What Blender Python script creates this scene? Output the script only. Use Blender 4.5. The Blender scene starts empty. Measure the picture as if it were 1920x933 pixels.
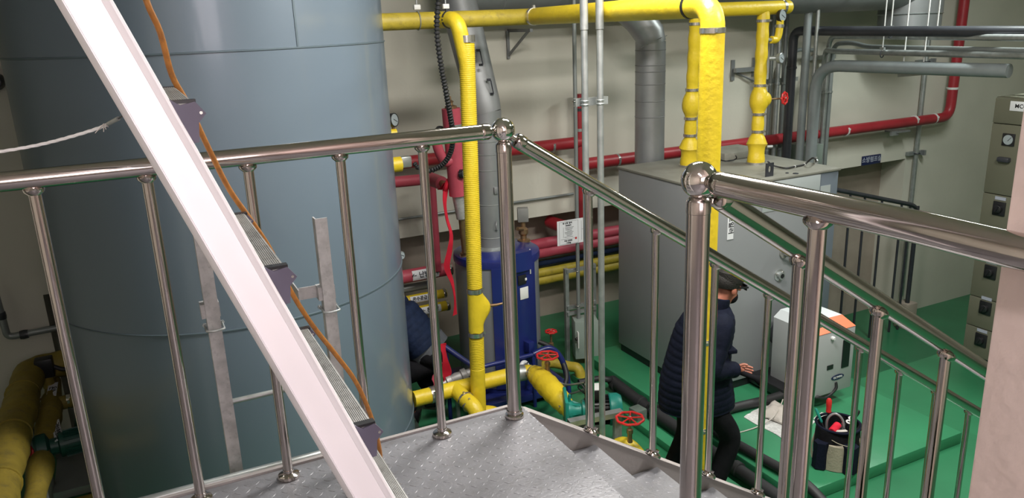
import bpy, bmesh, math, random
from mathutils import Vector as V, Matrix as Mx
random.seed(7)
SC = bpy.context.scene
COL = SC.collection
pi = math.pi
# ------------------------------------------------------------------ camera
CR = ((0.896, -0.156, 0.417), (-0.443, -0.234, 0.865), (-0.038, -0.96, -0.278))   # rounded, re-orthonormalised below
def _cam_axes():
    d = V((200, 5066, 1470)).normalized()
    xv = 4120.0; yv = 39.4 - .0395*(xv-960)
    x = V((xv-960, yv-466, 1470.0)); x -= x.dot(d)*d; x.normalize()
    z = -d; y = z.cross(x)
    return x, y, z
AX, AY, AZ = _cam_axes()
FL = 1470.0; CAMP = V((0, 0, 3.4))
def ray(px, py):
    c = V((px-960, py-466.5, FL)); return V((AX.dot(c), AY.dot(c), AZ.dot(c)))
def P(px, py, x=None, y=None, z=None, d=None):
    """a measured point of the room: seen direction + the known plane it lies on"""
    v = ray(px, py)
    if x is not None: s = x/v.x
    elif y is not None: s = y/v.y
    elif z is not None: s = (z-3.4)/v.z
    else: s = d/math.hypot(v.x, v.y)
    return CAMP + v*s
cam = bpy.data.cameras.new('camera'); cam.sensor_width = 36; cam.lens = FL/1920*36; cam.clip_start = .02
co = bpy.data.objects.new('camera', cam); COL.objects.link(co); SC.camera = co
m = Mx(((AX.x, -AX.y, -AX.z, 0), (AY.x, -AY.y, -AY.z, 0), (AZ.x, -AZ.y, -AZ.z, 0), (0, 0, 0, 1)))
co.matrix_world = Mx.Translation(CAMP) @ m
# ------------------------------------------------------------------ world, exposure, lights
w = bpy.data.worlds.new('world'); SC.world = w; w.use_nodes = True
w.node_tree.nodes['Background'].inputs[0].default_value = (.8, .85, .9, 1)
w.node_tree.nodes['Background'].inputs[1].default_value = .3
SC.view_settings.view_transform = 'Standard'; SC.view_settings.look = 'None'
SC.view_settings.exposure = 0.0; SC.view_settings.gamma = 1; SC.view_settings.use_curve_mapping = False
SC.cycles.max_bounces = 8; SC.cycles.diffuse_bounces = 4; SC.cycles.glossy_bounces = 4
SC.cycles.use_denoising = True
LAMPS = [  # x, y, z, length along x, length along y, watts, colour : the room's ceiling lamps
    (-0.02, -0.3, 4.80, .25, 1.3, 30, (1, .90, .93)),
    (2.35, 3.3, 4.80, 1.3, .5, 190, (1, .97, .91)),
    (4.2, 1.6, 4.80, 1.3, .5, 190, (1, .97, .92)),
    (7.6, 4.6, 4.80, .25, 1.3, 130, (.92, 1, .95)),
    (-1.0, 3.6, 4.80, .25, 1.3, 1.5, (1, .95, .86)),
]
for i, (x, y, z, a, b, e, c) in enumerate(LAMPS):
    l = bpy.data.lights.new('ceiling_lamp_light', 'AREA'); l.shape = 'RECTANGLE'; l.size = a; l.size_y = b; l.energy = e; l.color = c
    lo = bpy.data.objects.new('ceiling_lamp_light', l); lo.location = (x, y, z-.07); COL.objects.link(lo)
# ------------------------------------------------------------------ materials
MT = {}
def mat(name, col, rough=.5, metal=0., var=.08, scale=6., bump=0., bscale=60., col2=None, emit=0., coat=0., stretch=None, dirt=0.):
    m = bpy.data.materials.new(name); m.use_nodes = True
    nt = m.node_tree; b = nt.nodes['Principled BSDF']
    b.inputs['Roughness'].default_value = rough; b.inputs['Metallic'].default_value = metal
    if coat: b.inputs['Coat Weight'].default_value = coat; b.inputs['Coat Roughness'].default_value = .12
    tc = nt.nodes.new('ShaderNodeTexCoord'); mp = nt.nodes.new('ShaderNodeMapping'); nt.links.new(tc.outputs['Object'], mp.inputs[0])
    if stretch: mp.inputs['Scale'].default_value = stretch
    n = nt.nodes.new('ShaderNodeTexNoise'); n.inputs['Scale'].default_value = scale; n.inputs['Detail'].default_value = 5
    nt.links.new(mp.outputs[0], n.inputs['Vector'])
    r = nt.nodes.new('ShaderNodeValToRGB'); nt.links.new(n.outputs['Fac'], r.inputs[0])
    c2 = col2 or tuple(min(1, c*(1+var)) for c in col)
    c1 = tuple(c*(1-var) for c in col)
    r.color_ramp.elements[0].position = .3; r.color_ramp.elements[1].position = .7
    r.color_ramp.elements[0].color = (*c1, 1); r.color_ramp.elements[1].color = (*c2, 1)
    out = r.outputs[0]
    if dirt:
        n3 = nt.nodes.new('ShaderNodeTexNoise'); n3.inputs['Scale'].default_value = scale*2.3; n3.inputs['Detail'].default_value = 8; n3.inputs['Roughness'].default_value = .7
        nt.links.new(mp.outputs[0], n3.inputs['Vector'])
        r3 = nt.nodes.new('ShaderNodeValToRGB'); r3.color_ramp.elements[0].position = .52; r3.color_ramp.elements[1].position = .72
        nt.links.new(n3.outputs['Fac'], r3.inputs[0])
        mxx = nt.nodes.new('ShaderNodeMix'); mxx.data_type = 'RGBA'; mxx.inputs[7].default_value = (.06, .05, .04, 1)
        ml = nt.nodes.new('ShaderNodeMath'); ml.operation = 'MULTIPLY'; ml.inputs[1].default_value = dirt
        nt.links.new(r3.outputs[0], ml.inputs[0]); nt.links.new(ml.outputs[0], mxx.inputs[0]); nt.links.new(out, mxx.inputs[6]); out = mxx.outputs[2]
    nt.links.new(out, b.inputs['Base Color'])
    if emit:
        b.inputs['Emission Color'].default_value = (*col, 1); b.inputs['Emission Strength'].default_value = emit
    if bump:
        n2 = nt.nodes.new('ShaderNodeTexNoise'); n2.inputs['Scale'].default_value = bscale; n2.inputs['Detail'].default_value = 4
        nt.links.new(mp.outputs[0], n2.inputs['Vector'])
        bp = nt.nodes.new('ShaderNodeBump'); bp.inputs['Strength'].default_value = bump; bp.inputs['Distance'].default_value = .01
        nt.links.new(n2.outputs['Fac'], bp.inputs['Height']); nt.links.new(bp.outputs[0], b.inputs['Normal'])
    if 'cloth' in name or 'navy' in name or name in ('linen', 'newsprint'): b.inputs['Specular IOR Level'].default_value = .12
    MT[name] = m; return m
mat('cream_wall', (.60, .575, .50), .75, var=.05, scale=1.2, bump=.12, bscale=25)
mat('base_wall', (.37, .31, .26), .8, var=.14, scale=2, bump=.25, bscale=18)
mat('pink_wall', (.74, .60, .55), .7, var=.02, scale=1.5, bump=.35, bscale=22)
mat('ceiling_paint', (.62, .60, .55), .8, var=.04)
mat('green_floor', (.026, .165, .075), .30, var=.16, scale=1.4, bump=.08, bscale=14)
mat('green_pad', (.032, .205, .095), .34, var=.12, scale=2.0, bump=.12, bscale=14)
mat('deck_paint', (.185, .185, .20), .40, .25, var=.10, scale=9, bump=.15, bscale=90, dirt=.25)
mat('stringer_paint', (.28, .255, .25), .5, .0, var=.05, scale=5, bump=.1)
mat('stainless', (.50, .45, .425), .11, 1., var=.05, scale=4, stretch=(1, 1, .2))
mat('stainless_post', (.49, .435, .415), .19, 1., var=.04, scale=4)
mat('chrome', (.72, .67, .64), .07, 1., var=.02)
mat('galvanised', (.42, .44, .44), .42, .75, var=.16, scale=14)
mat('galvanised_worn', (.48, .47, .47), .5, .5, var=.22, scale=18, dirt=.35)
mat('conduit_grey', (.26, .28, .28), .40, .4, var=.08, scale=8)
mat('conduit_dark', (.035, .037, .045), .4, var=.2, scale=8)
mat('conduit_blue', (.27, .30, .315), .38, .2, var=.08, scale=8)
mat('duct_silver', (.30, .31, .32), .40, .55, var=.08, scale=5, bump=.1, bscale=12)
mat('duct_dark', (.24, .245, .25), .5, .4, var=.10, scale=5, bump=.1, bscale=12)
mat('steel_band', (.60, .58, .54), .25, .9, var=.08, scale=10)
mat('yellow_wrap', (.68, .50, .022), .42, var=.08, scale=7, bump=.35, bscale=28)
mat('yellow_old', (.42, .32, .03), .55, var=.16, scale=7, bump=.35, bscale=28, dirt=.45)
mat('yellow_dusty_shaded', (.27, .20, .03), .6, var=.18, scale=7, bump=.35, bscale=28, dirt=.5)  # dusty wrap, darkened further to paint in the shade of the left corner
mat('red_pipe', (.33, .020, .030), .42, var=.12, scale=6, bump=.12, bscale=20, dirt=.12)
mat('pink_wrap', (.46, .065, .10), .5, var=.10, scale=7, bump=.25, bscale=25)
mat('red_cloth', (.60, .022, .045), .7, var=.12, scale=9)
mat('red_wheel', (.55, .02, .02), .35, var=.1, coat=.3)
mat('brass', (.32, .20, .11), .4, .8, var=.15, scale=20)
mat('tank_paint', (.136, .176, .222), .36, .10, coat=.45, var=.03, scale=1.2, bump=.02, bscale=5)
mat('tank_seam', (.10, .135, .16), .4, .15)
mat('alu', (.90, .87, .90), .42, .10, var=.02, scale=6)
mat('alu_worn', (.42, .42, .41), .5, .5, var=.12, scale=12, dirt=.55)
mat('purple_plastic', (.095, .085, .125), .5, var=.04)
mat('black_plastic', (.012, .012, .014), .4, var=.1)
mat('rubber', (.018, .018, .02), .55, var=.15)
mat('brown_hose', (.36, .13, .022), .45, var=.2, scale=40, col2=(.42, .17, .03), dirt=.5, bump=.2, bscale=120)
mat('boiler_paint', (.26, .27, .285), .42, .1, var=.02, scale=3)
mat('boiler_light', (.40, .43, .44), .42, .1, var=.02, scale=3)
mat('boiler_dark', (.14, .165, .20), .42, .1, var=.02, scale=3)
mat('boiler_top', (.23, .225, .195), .6, .1, var=.16, scale=3, dirt=.25)
mat('burner_grey', (.36, .37, .38), .45, var=.02)
mat('burner_white', (.62, .66, .68), .4, var=.02)
mat('orange', (.85, .16, .05), .45, var=.04)
mat('blue_paint', (.012, .020, .135), .32, var=.1, scale=5, coat=.2)
mat('heater_grey', (.175, .185, .205), .42, var=.04)
mat('teal_paint', (.012, .21, .165), .4, var=.12, scale=12)
mat('dark_green', (.008, .07, .05), .45, var=.15)
mat('white_paint', (.70, .70, .69), .5, var=.03)
mat('paper', (.72, .73, .76), .6, var=.01)
mat('ink', (.015, .015, .02), .6, var=.0)
mat('red_ink', (.5, .03, .03), .6, var=.0)
mat('sign_blue', (.012, .018, .07), .45, var=.05)
mat('sign_white', (.35, .37, .45), .5, var=.0)
mat('mcc_paint', (.135, .135, .098), .45, .0, var=.03, scale=3)
mat('mcc_gap', (.03, .03, .022), .6)
mat('box_green', (.25, .30, .27), .45, var=.04)
mat('dial', (.30, .34, .36), .35, var=.05)
mat('navy', (.0065, .0085, .019), .75, var=.2, scale=20, bump=.4, bscale=30)
mat('navy_light', (.010, .017, .042), .75, var=.2, scale=20, bump=.4, bscale=30)
mat('black_cloth', (.008, .008, .010), .85, var=.2, scale=20, bump=.3, bscale=40)
mat('grey_cloth', (.10, .105, .12), .85, var=.1, scale=20, bump=.3, bscale=40)
mat('skin', (.36, .13, .085), .5, var=.06, scale=15)
mat('hair', (.012, .010, .009), .6, var=.2, scale=60, bump=.5, bscale=120)
mat('linen', (.52, .48, .44), .85, var=.06, scale=12, bump=.5, bscale=50)
mat('newsprint', (.55, .55, .54), .8, var=.18, scale=60)
mat('bag_tan', (.32, .29, .22), .8, var=.08, scale=20, bump=.3)
mat('lamp_glow', (1, .97, .9), .5, emit=6.)
mat('daylight_pane', (1, .90, .93), .3, var=0, emit=6.5)
mat('glass_dark', (.01, .01, .012), .1, var=0)
mat('socket_grey', (.20, .20, .19), .6, var=.1)
mat('concrete', (.10, .13, .11), .7, var=.2, scale=10, bump=.3, bscale=30)
# ------------------------------------------------------------------ mesh builder
ORG = {}
class MB:
    def __init__(s, M=None): s.v = []; s.f = []; s.M = M
    def _add(s, vs, fs, M=None):
        n = len(s.v)
        for p in vs:
            p = V(p)
            if M is not None: p = M @ p
            if s.M is not None: p = s.M @ p
            s.v.append(p)
        s.f += [tuple(i+n for i in f) for f in fs]
        return s
    def box(s, c, d, rz=0, M=None, bev=0):
        x, y, z = d[0]/2, d[1]/2, d[2]/2
        T = Mx.Translation(V(c)) @ Mx.Rotation(rz, 4, 'Z')
        if M is not None: T = T @ M
        if not bev:
            vs = [(a*x, b*y, e*z) for a in (-1, 1) for b in (-1, 1) for e in (-1, 1)]
            return s._add(vs, [(0, 1, 3, 2), (4, 6, 7, 5), (0, 4, 5, 1), (2, 3, 7, 6), (0, 2, 6, 4), (1, 5, 7, 3)], T)
        bm = bmesh.new(); bmesh.ops.create_cube(bm, size=1)
        for v in bm.verts: v.co = V((v.co.x*2*x, v.co.y*2*y, v.co.z*2*z))
        bmesh.ops.bevel(bm, geom=bm.edges[:], offset=bev, segments=2, affect='EDGES', profile=.5)
        bm.verts.ensure_lookup_table()
        s._add([v.co.copy() for v in bm.verts], [tuple(v.index for v in f.verts) for f in bm.faces], T); bm.free(); return s
    def tube(s, pts, r, n=12, cap=True, rf=None, closed=False, flat=1.):
        pts = [V(p) for p in pts]; N = len(pts); vs = []; fs = []
        up = None; L = 0
        for i, p in enumerate(pts):
            a = pts[(i-1) % N] if (i or closed) else pts[0]; b = pts[(i+1) % N] if (i < N-1 or closed) else pts[-1]
            t = (b-a).normalized() if (b-a).length > 1e-9 else V((0, 0, 1))
            if up is None:
                up = t.cross(V((0, 0, 1)) if abs(t.z) < .9 else V((1, 0, 0))).normalized()
            up = (up - t*up.dot(t)); up = up.normalized() if up.length > 1e-6 else t.orthogonal().normalized()
            sd = t.cross(up)
            if i: L += (p-pts[i-1]).length
            rr = r[i] if isinstance(r, (list, tuple)) else (rf(L) if rf else r)
            for k in range(n):
                an = 2*pi*k/n
                vs.append(p + (up*math.cos(an) + sd*math.sin(an)*flat)*rr)
        for i in range(N-1 + (1 if closed else 0)):
            j = (i+1) % N
            for k in range(n):
                fs.append((i*n+k, i*n+(k+1) % n, j*n+(k+1) % n, j*n+k))
        if cap and not closed:
            fs.append(tuple(range(n-1, -1, -1))); fs.append(tuple((N-1)*n+k for k in range(n)))
        return s._add(vs, fs)
    def cyl(s, a, b, r, r2=None, n=16): return s.tube([a, b], [r, r if r2 is None else r2], n)
    def lathe(s, prof, n=24, c=(0, 0, 0), axis=(0, 0, 1)):
        """prof: (radius, height) list along the axis, closed with caps"""
        q = V(axis).normalized().to_track_quat('Z', 'Y').to_matrix().to_4x4(); T = Mx.Translation(V(c)) @ q
        vs = []; fs = []
        for (r, h) in prof:
            for k in range(n): vs.append((r*math.cos(2*pi*k/n), r*math.sin(2*pi*k/n), h))
        for i in range(len(prof)-1):
            for k in range(n): fs.append((i*n+k, i*n+(k+1) % n, (i+1)*n+(k+1) % n, (i+1)*n+k))
        fs.append(tuple(range(n-1, -1, -1))); fs.append(tuple((len(prof)-1)*n+k for k in range(n)))
        return s._add(vs, fs, T)
    def ball(s, c, r, n=20, sc=(1, 1, 1), M=None):
        vs = []; fs = []; h = n//2
        for i in range(h+1):
            t = pi*i/h
            for k in range(n): vs.append((r*sc[0]*math.sin(t)*math.cos(2*pi*k/n), r*sc[1]*math.sin(t)*math.sin(2*pi*k/n), -r*sc[2]*math.cos(t)))
        for i in range(h):
            for k in range(n): fs.append((i*n+k, i*n+(k+1) % n, (i+1)*n+(k+1) % n, (i+1)*n+k))
        T = Mx.Translation(V(c)); T = T @ M if M is not None else T
        return s._add(vs, fs, T)
    def torus(s, c, axis, R, r, n=24, m=8):
        q = V(axis).normalized().to_track_quat('Z', 'Y').to_matrix(); c = V(c)
        return s.tube([c + q @ V((R*math.cos(2*pi*k/n), R*math.sin(2*pi*k/n), 0)) for k in range(n)], r, m, closed=True)
    def prism(s, poly, h, T=None):
        """poly in local xy, extruded by h along local z"""
        n = len(poly); vs = [(p[0], p[1], 0) for p in poly] + [(p[0], p[1], h) for p in poly]
        fs = [tuple(range(n-1, -1, -1)), tuple(range(n, 2*n))] + [(k, (k+1) % n, n+(k+1) % n, n+k) for k in range(n)]
        return s._add(vs, fs, T)
    def loft(s, rings, cap=True):
        n = len(rings[0]); vs = [p for r in rings for p in r]; fs = []
        for i in range(len(rings)-1):
            for k in range(n): fs.append((i*n+k, i*n+(k+1) % n, (i+1)*n+(k+1) % n, (i+1)*n+k))
        if cap: fs += [tuple(range(n-1, -1, -1)), tuple((len(rings)-1)*n+k for k in range(n))]
        return s._add(vs, fs)
    def build(s, name, mt, parent=None, ang=38, kind=None, label=None, solid=0, bevel=0):
        me = bpy.data.meshes.new(name)
        o = bpy.data.objects.new(name, me); COL.objects.link(o)
        if parent is not None:
            org = ORG[parent.name]; o.parent = parent
        else:
            xs = [p.x for p in s.v]; ys = [p.y for p in s.v]; zs = [p.z for p in s.v]
            org = V(((min(xs)+max(xs))/2, (min(ys)+max(ys))/2, min(zs))); o.location = org
        ORG[o.name] = org
        me.from_pydata([p-org for p in s.v], [], s.f); me.materials.append(MT[mt])
        me.polygons.foreach_set('use_smooth', [True]*len(me.polygons))
        bm = bmesh.new(); bm.from_mesh(me); bmesh.ops.recalc_face_normals(bm, faces=bm.faces[:]); bm.to_mesh(me); bm.free()
        me.set_sharp_from_angle(angle=math.radians(ang)); me.update()
        if kind: o['kind'] = kind
        if label: o['label'] = label
        if bevel:
            md = o.modifiers.new('bevel', 'BEVEL'); md.width = bevel; md.segments = 2; md.limit_method = 'ANGLE'
        return o
def thing(name, label, cat, loc=(0, 0, 0), group=None):
    o = bpy.data.objects.new(name, None); COL.objects.link(o); o.empty_display_size = .1
    o.location = loc; o['label'] = label; o['category'] = cat
    if group: o['group'] = group
    ORG[o.name] = V(loc); return o
def tag(o, label, cat, group=None):
    o['label'] = label; o['category'] = cat
    if group: o['group'] = group
    return o
def struct(mb, name, mt, **k): return mb.build(name, mt, kind='structure', **k)
def copy_tree(o, loc=None, label=None, parent=None):
    c = o.copy(); COL.objects.link(c)
    if parent is not None: c.parent = parent
    if loc is not None: c.location = loc; ORG[c.name] = V(loc)
    if label: c['label'] = label
    for ch in list(o.children): copy_tree(ch, parent=c)
    return c
def fillet(pts, r, n=6):
    pts = [V(p) for p in pts]; out = [pts[0]]
    for i in range(1, len(pts)-1):
        a, b, c = pts[i-1], pts[i], pts[i+1]
        d1 = min(r, (a-b).length*.49); d2 = min(r, (c-b).length*.49)
        p, q = b+(a-b).normalized()*d1, b+(c-b).normalized()*d2
        for k in range(n+1):
            t = k/n; out.append(p*(1-t)**2 + b*2*t*(1-t) + q*t*t)
    out.append(pts[-1]); return out
def dense(pts, step):
    pts = [V(p) for p in pts]; out = [pts[0]]
    for a, b in zip(pts, pts[1:]):
        n = max(1, int((b-a).length/step))
        out += [a.lerp(b, k/n) for k in range(1, n+1)]
    return out
def smooth_path(pts, n=8):
    pts = [V(p) for p in pts]; q = [pts[0]]+pts+[pts[-1]]; out = []
    for i in range(1, len(q)-2):
        a, b, c, d = q[i-1], q[i], q[i+1], q[i+2]
        for k in range(n):
            t = k/n
            out.append(.5*((2*b)+(c-a)*t+(2*a-5*b+4*c-d)*t*t+(3*b-a-3*c+d)*t**3))
    out.append(pts[-1]); return out
def pipe(name, pts, r, mt, parent=None, n=16, **k): return MB().tube(pts, r, n).build(name, mt, parent, **k)
def band(c, ax, r, parent, w=.03, name='clamp_band', mt='steel_band', screw=None):
    b = MB(); ax = V(ax).normalized(); c = V(c)
    b.lathe([(r, -w/2), (r+.003, -w/2), (r+.003, w/2), (r, w/2)], 20, c, ax)
    sd = V(screw) if screw else ax.cross(V((.9, .1, .3))).normalized()
    sd = (sd-ax*sd.dot(ax)).normalized()
    q = Mx.Translation(c+sd*(r+.008)) @ ax.to_track_quat('Z', 'Y').to_matrix().to_4x4()
    b.box((0, 0, 0), (.018, .03, w*.7), M=None) if False else b._add([(x*.008, y*.012, z*w*.3) for x in (-1, 1) for y in (-1, 1) for z in (-1, 1)], [(0, 1, 3, 2), (4, 6, 7, 5), (0, 4, 5, 1), (2, 3, 7, 6), (0, 2, 6, 4), (1, 5, 7, 3)], q)
    return b.build(name, mt, parent)
_fonts = {}
def text(body, size, T, mt, parent, name='lettering', squeeze=1., th=.0008):
    cu = bpy.data.curves.new(name, 'FONT'); cu.body = body; cu.size = size; cu.align_x = 'CENTER'; cu.align_y = 'CENTER'; cu.extrude = th; cu.resolution_u = 3
    cu.offset = size*.018
    to = bpy.data.objects.new(name, cu); COL.objects.link(to); bpy.context.view_layer.update()
    dg = bpy.context.evaluated_depsgraph_get(); me = bpy.data.meshes.new_from_object(to.evaluated_get(dg))
    bpy.data.objects.remove(to)
    org = ORG[parent.name]
    me.transform(Mx.Translation(-org) @ T @ Mx.Scale(squeeze, 4, V((1, 0, 0)))); me.materials.clear(); me.materials.append(MT[mt]); me.name = name
    o = bpy.data.objects.new(name, me); COL.objects.link(o); o.parent = parent; ORG[o.name] = org; return o
def frame_T(o, xd, yd):
    xd = V(xd).normalized(); yd = V(yd).normalized(); zd = xd.cross(yd)
    return Mx(((xd.x, yd.x, zd.x, o[0]), (xd.y, yd.y, zd.y, o[1]), (xd.z, yd.z, zd.z, o[2]), (0, 0, 0, 1)))
def handwheel(parent, c, ax, R=.07, mt='red_wheel'):
    """spoked valve wheel with scalloped rim"""
    c = V(c); ax = V(ax).normalized(); q = ax.to_track_quat('Z', 'Y').to_matrix(); b = MB()
    n = 32; b.tube([c+q @ V(((R+.004*math.cos(k*2*pi*8/n))*math.cos(2*pi*k/n), (R+.004*math.cos(k*2*pi*8/n))*math.sin(2*pi*k/n), 0)) for k in range(n)], .010, 8, closed=True)
    for k in range(5):
        a = 2*pi*k/5+.3; b.tube([c+ax*.006, c+q @ V((R*math.cos(a), R*math.sin(a), 0))], .006, 6)
    b.lathe([(.016, -.012), (.018, 0), (.014, .014)], 12, c, ax)
    w = b.build('handwheel', mt, parent)
    MB().lathe([(.010, .013), (.010, .018), (.004, .021)], 8, c, ax).build('wheel_nut', 'steel_band', w)
    return w
def gauge(parent, c, ax, R=.045, mt='black_plastic'):
    b = MB().lathe([(R*.9, -.03), (R, -.025), (R, .005), (R*.9, .008), (R*.88, .002)], 24, c, ax); g = b.build('gauge_case', mt, parent)
    c = V(c); ax = V(ax).normalized()
    MB().lathe([(R*.86, .001), (R*.86, .004)], 24, c, ax).build('gauge_dial', 'dial', g)
    q = ax.to_track_quat('Z', 'Y').to_matrix()
    MB().tube([c+ax*.0055-q @ V((R*.25, -R*.15, 0)), c+ax*.0055+q @ V((R*.6, -R*.35, 0))], .0022, 4).build('needle', 'ink', g)
    return g
def skinned(verts, edges, rad, name, mt, parent, root=0, sub=2):
    me = bpy.data.meshes.new(name); org = ORG[parent.name] if parent else V((0, 0, 0))
    me.from_pydata([V(p)-org for p in verts], edges, []); o = bpy.data.objects.new(name, me); COL.objects.link(o)
    md = o.modifiers.new('skin', 'SKIN'); md.use_smooth_shade = True
    for i, r in enumerate(rad):
        sv = me.skin_vertices[0].data[i]; sv.radius = (r, r) if not isinstance(r, tuple) else r; sv.use_root = (i == root)
    sb = o.modifiers.new('sub', 'SUBSURF'); sb.levels = sub; sb.render_levels = sub
    bpy.context.view_layer.update(); dg = bpy.context.evaluated_depsgraph_get()
    m2 = bpy.data.meshes.new_from_object(o.evaluated_get(dg)); m2.name = name
    bpy.data.objects.remove(o); o = bpy.data.objects.new(name, m2); COL.objects.link(o); m2.materials.clear(); m2.materials.append(MT[mt])
    m2.polygons.foreach_set('use_smooth', [True]*len(m2.polygons))
    if parent: o.parent = parent
    ORG[o.name] = org; return o
# ================================================================== THE ROOM
YW = 7.4; YR = 7.78; ZL = 1.333; PIT = -1.04; ZC = 4.95
XL, XR, YB = -3.0, 13.0, -2.6
struct(MB().box(((XL+5.85)/2, (YB+7.95)/2, -.06), (5.85-XL, 7.95-YB, .12)), 'floor', 'green_floor')
struct(MB().box(((5.85+XR)/2, (YB+4.72)/2, -.06), (XR-5.85, 4.72-YB, .12)), 'floor', 'green_floor')
struct(MB().box(((5.85+XR)/2, (4.72+7.95)/2, PIT-.06), (XR-5.85, 7.95-4.72, .12)), 'floor', 'green_floor')
struct(MB().box((5.80, (4.72+7.78)/2, (PIT-.12)/2), (.1, 7.78-4.72, -PIT-.12+.0)), 'trim_1', 'green_floor')
struct(MB().box(((5.85+XR)/2, 4.68, (PIT-.12)/2), (XR-5.85, .08, -PIT-.12)), 'trim_2', 'green_floor')
b = MB(); b.box(((XL+XR)/2, YW+.29, (ZL+ZC)/2), (XR-XL, .58, ZC-ZL))
b.box(((XL-.85)/2, YW+.29, (PIT+ZL)/2), (-.85-XL, .58, ZL-PIT)); b.box(((9.77+XR)/2, YW+.29, (PIT+ZL)/2), (XR-9.77, .58, ZL-PIT))
struct(b, 'wall_back', 'cream_wall')
struct(MB().box(((9.77-.85)/2, YR+.08, (PIT+ZL)/2), (9.77+.85, .16, ZL-PIT)), 'wall_recess', 'base_wall')
struct(MB().box((XL-.08, (YB+7.95)/2, (PIT+ZC)/2), (.16, 7.95-YB, ZC-PIT)), 'wall_left', 'cream_wall')
struct(MB().box((XR+.08, (YB+7.95)/2, (PIT+ZC)/2), (.16, 7.95-YB, ZC-PIT)), 'wall_right', 'cream_wall')
struct(MB().box(((XL+XR)/2, YB-.08, (PIT+ZC)/2), (XR-XL, .16, ZC-PIT)), 'wall_front', 'cream_wall')
struct(MB().box(((XL+XR)/2, (YB+7.95)/2, ZC+.06), (XR-XL, 7.95-YB, .12)), 'ceiling', 'ceiling_paint')
# stair partition (pink) beside the landing, with its head beam
struct(MB().box((1.195+.11, (.72+YB)/2, (ZC)/2), (.22, .72-YB, ZC), bev=.006), 'wall_partition', 'pink_wall')
# daylight window high in the wall behind the landing
wx0, wx1, wz0, wz1 = -.95, .95, 3.15, 4.72
wn = struct(MB().box(((wx0+wx1)/2, YB+.03, wz0-.03), (wx1-wx0+.14, .1, .06)).box(((wx0+wx1)/2, YB+.03, wz1+.03), (wx1-wx0+.14, .1, .06)).box((wx0-.03, YB+.03, (wz0+wz1)/2), (.06, .1, wz1-wz0)).box((wx1+.03, YB+.03, (wz0+wz1)/2), (.06, .1, wz1-wz0)).box(((wx0+wx1)/2, YB+.03, (wz0+wz1)/2), (.05, .1, wz1-wz0)).box(((wx0+wx1)/2, YB+.03, wz0+.5), (wx1-wx0, .08, .04)), 'window_1', 'white_paint')
MB().box(((wx0+wx1)/2, YB+.012, (wz0+wz1)/2), (wx1-wx0, .01, wz1-wz0)).build('pane', 'daylight_pane', wn)
struct(MB().box((-1.80, (YB+2.46)/2, ZC/2), (.16, 2.46-YB, ZC)), 'unseen_shade_wall', 'cream_wall')  # added wall out of view, keeps window light off the left side
struct(MB().box((-1.25, 3.3, ZC/2), (.96, .5, ZC)), 'unseen_shade_pillar', 'cream_wall')  # invented pillar outside the view, shades the left corner from lamp and window
# lamps of the ceiling
for i, (x, y, z, a, bb, e, c) in enumerate(LAMPS):
    pos = ('over the stair landing', 'over the blue water heater', 'over the stair flight', 'over the sunken floor beside the boiler', 'over the grey tank')[i]
    t = thing('ceiling_light', 'white batten ceiling light '+pos, 'light', (x, y, z), 'batten lights on the ceiling')
    MB().box((x, y, z+.05), (a, bb, .06), bev=.01).build('housing', 'white_paint', t)
    MB().box((x, y, z+.095), (.08, .08, .11)).build('ceiling_mount', 'white_paint', t)
    d = V((a/2*.95, 0, 0)) if a > bb else V((0, bb/2*.95, 0)); o_ = V((0, .06, 0)) if a > bb else V((.06, 0, 0))
    for s_ in (-1, 1): MB().cyl(V((x, y, z))+o_*s_-d, V((x, y, z))+o_*s_+d, .014, n=10).build('tube', 'lamp_glow', t)
# green plinth in front of the boiler, kerb strip and pipe block
pl = MB().box(((3.86+5.63)/2, (3.5+6.4)/2, .05), (5.63-3.86, 6.4-3.5, .1), bev=.008).build('equipment_plinth', 'green_pad')
tag(pl, 'low green painted concrete plinth under the boiler and tool bag', 'plinth')
# ================================================================== LANDING AND STAIRS
LZ = 1.98; LX = 1.195; LYE = 2.46; SY0, SY1 = 1.31, 2.42; RUN, RISE = .31, .198
land = thing('stair_landing', 'grey chequer plate landing the ladder stands on', 'landing', (0, 0, LZ-.15))
MB().box(((-1.66+LX)/2, (.73+LYE)/2, LZ-.004), (LX+1.66, LYE-.73, .008)).build('deck_plate', 'deck_paint', land)
MB().box(((-1.68+LX-.005)/2, (YB+.73)/2, LZ-.004), (LX-.005+1.68, .73-YB, .008)).build('deck_plate', 'deck_paint', land)
def lug(b, x, y, z, a, L=.026, W=.0055, H=.0021):
    c, s_ = math.cos(a), math.sin(a)
    vs = [(-L/2, 0, 0), (0, -W/2, 0), (L/2, 0, 0), (0, W/2, 0), (-L/4, 0, H), (L/4, 0, H)]
    vs = [(x+p[0]*c-p[1]*s_, y+p[0]*s_+p[1]*c, z+p[2]) for p in vs]
    b._add(vs, [(0, 1, 4), (1, 5, 4), (1, 2, 5), (2, 3, 5), (3, 4, 5), (3, 0, 4)])
b = MB(); k = 0
for i in range(int((LX+1.25)/.034)):
    for j in range(int((LYE-.9)/.034)):
        lug(b, -1.2+.034*i+.01, .92+.034*j, LZ, pi/4 if (i+j) % 2 else -pi/4)
b.build('raised_pattern', 'deck_paint', land, kind='stuff', ang=80)
MB().box(((-1.66+LX)/2, LYE+.008, LZ-.08), (LX+1.66, .016, .176)).build('edge_channel', 'stringer_paint', land)
MB().box((LX-.02, (.73+1.30)/2, LZ-.09), (.012, .57, .16)).build('edge_channel', 'stringer_paint', land)
b = MB()
for x in (-1.9, -.4, 1.05):
    b.box((x, 2.36, (LZ-.17)/2), (.1, .1, LZ-.17)); 
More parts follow.
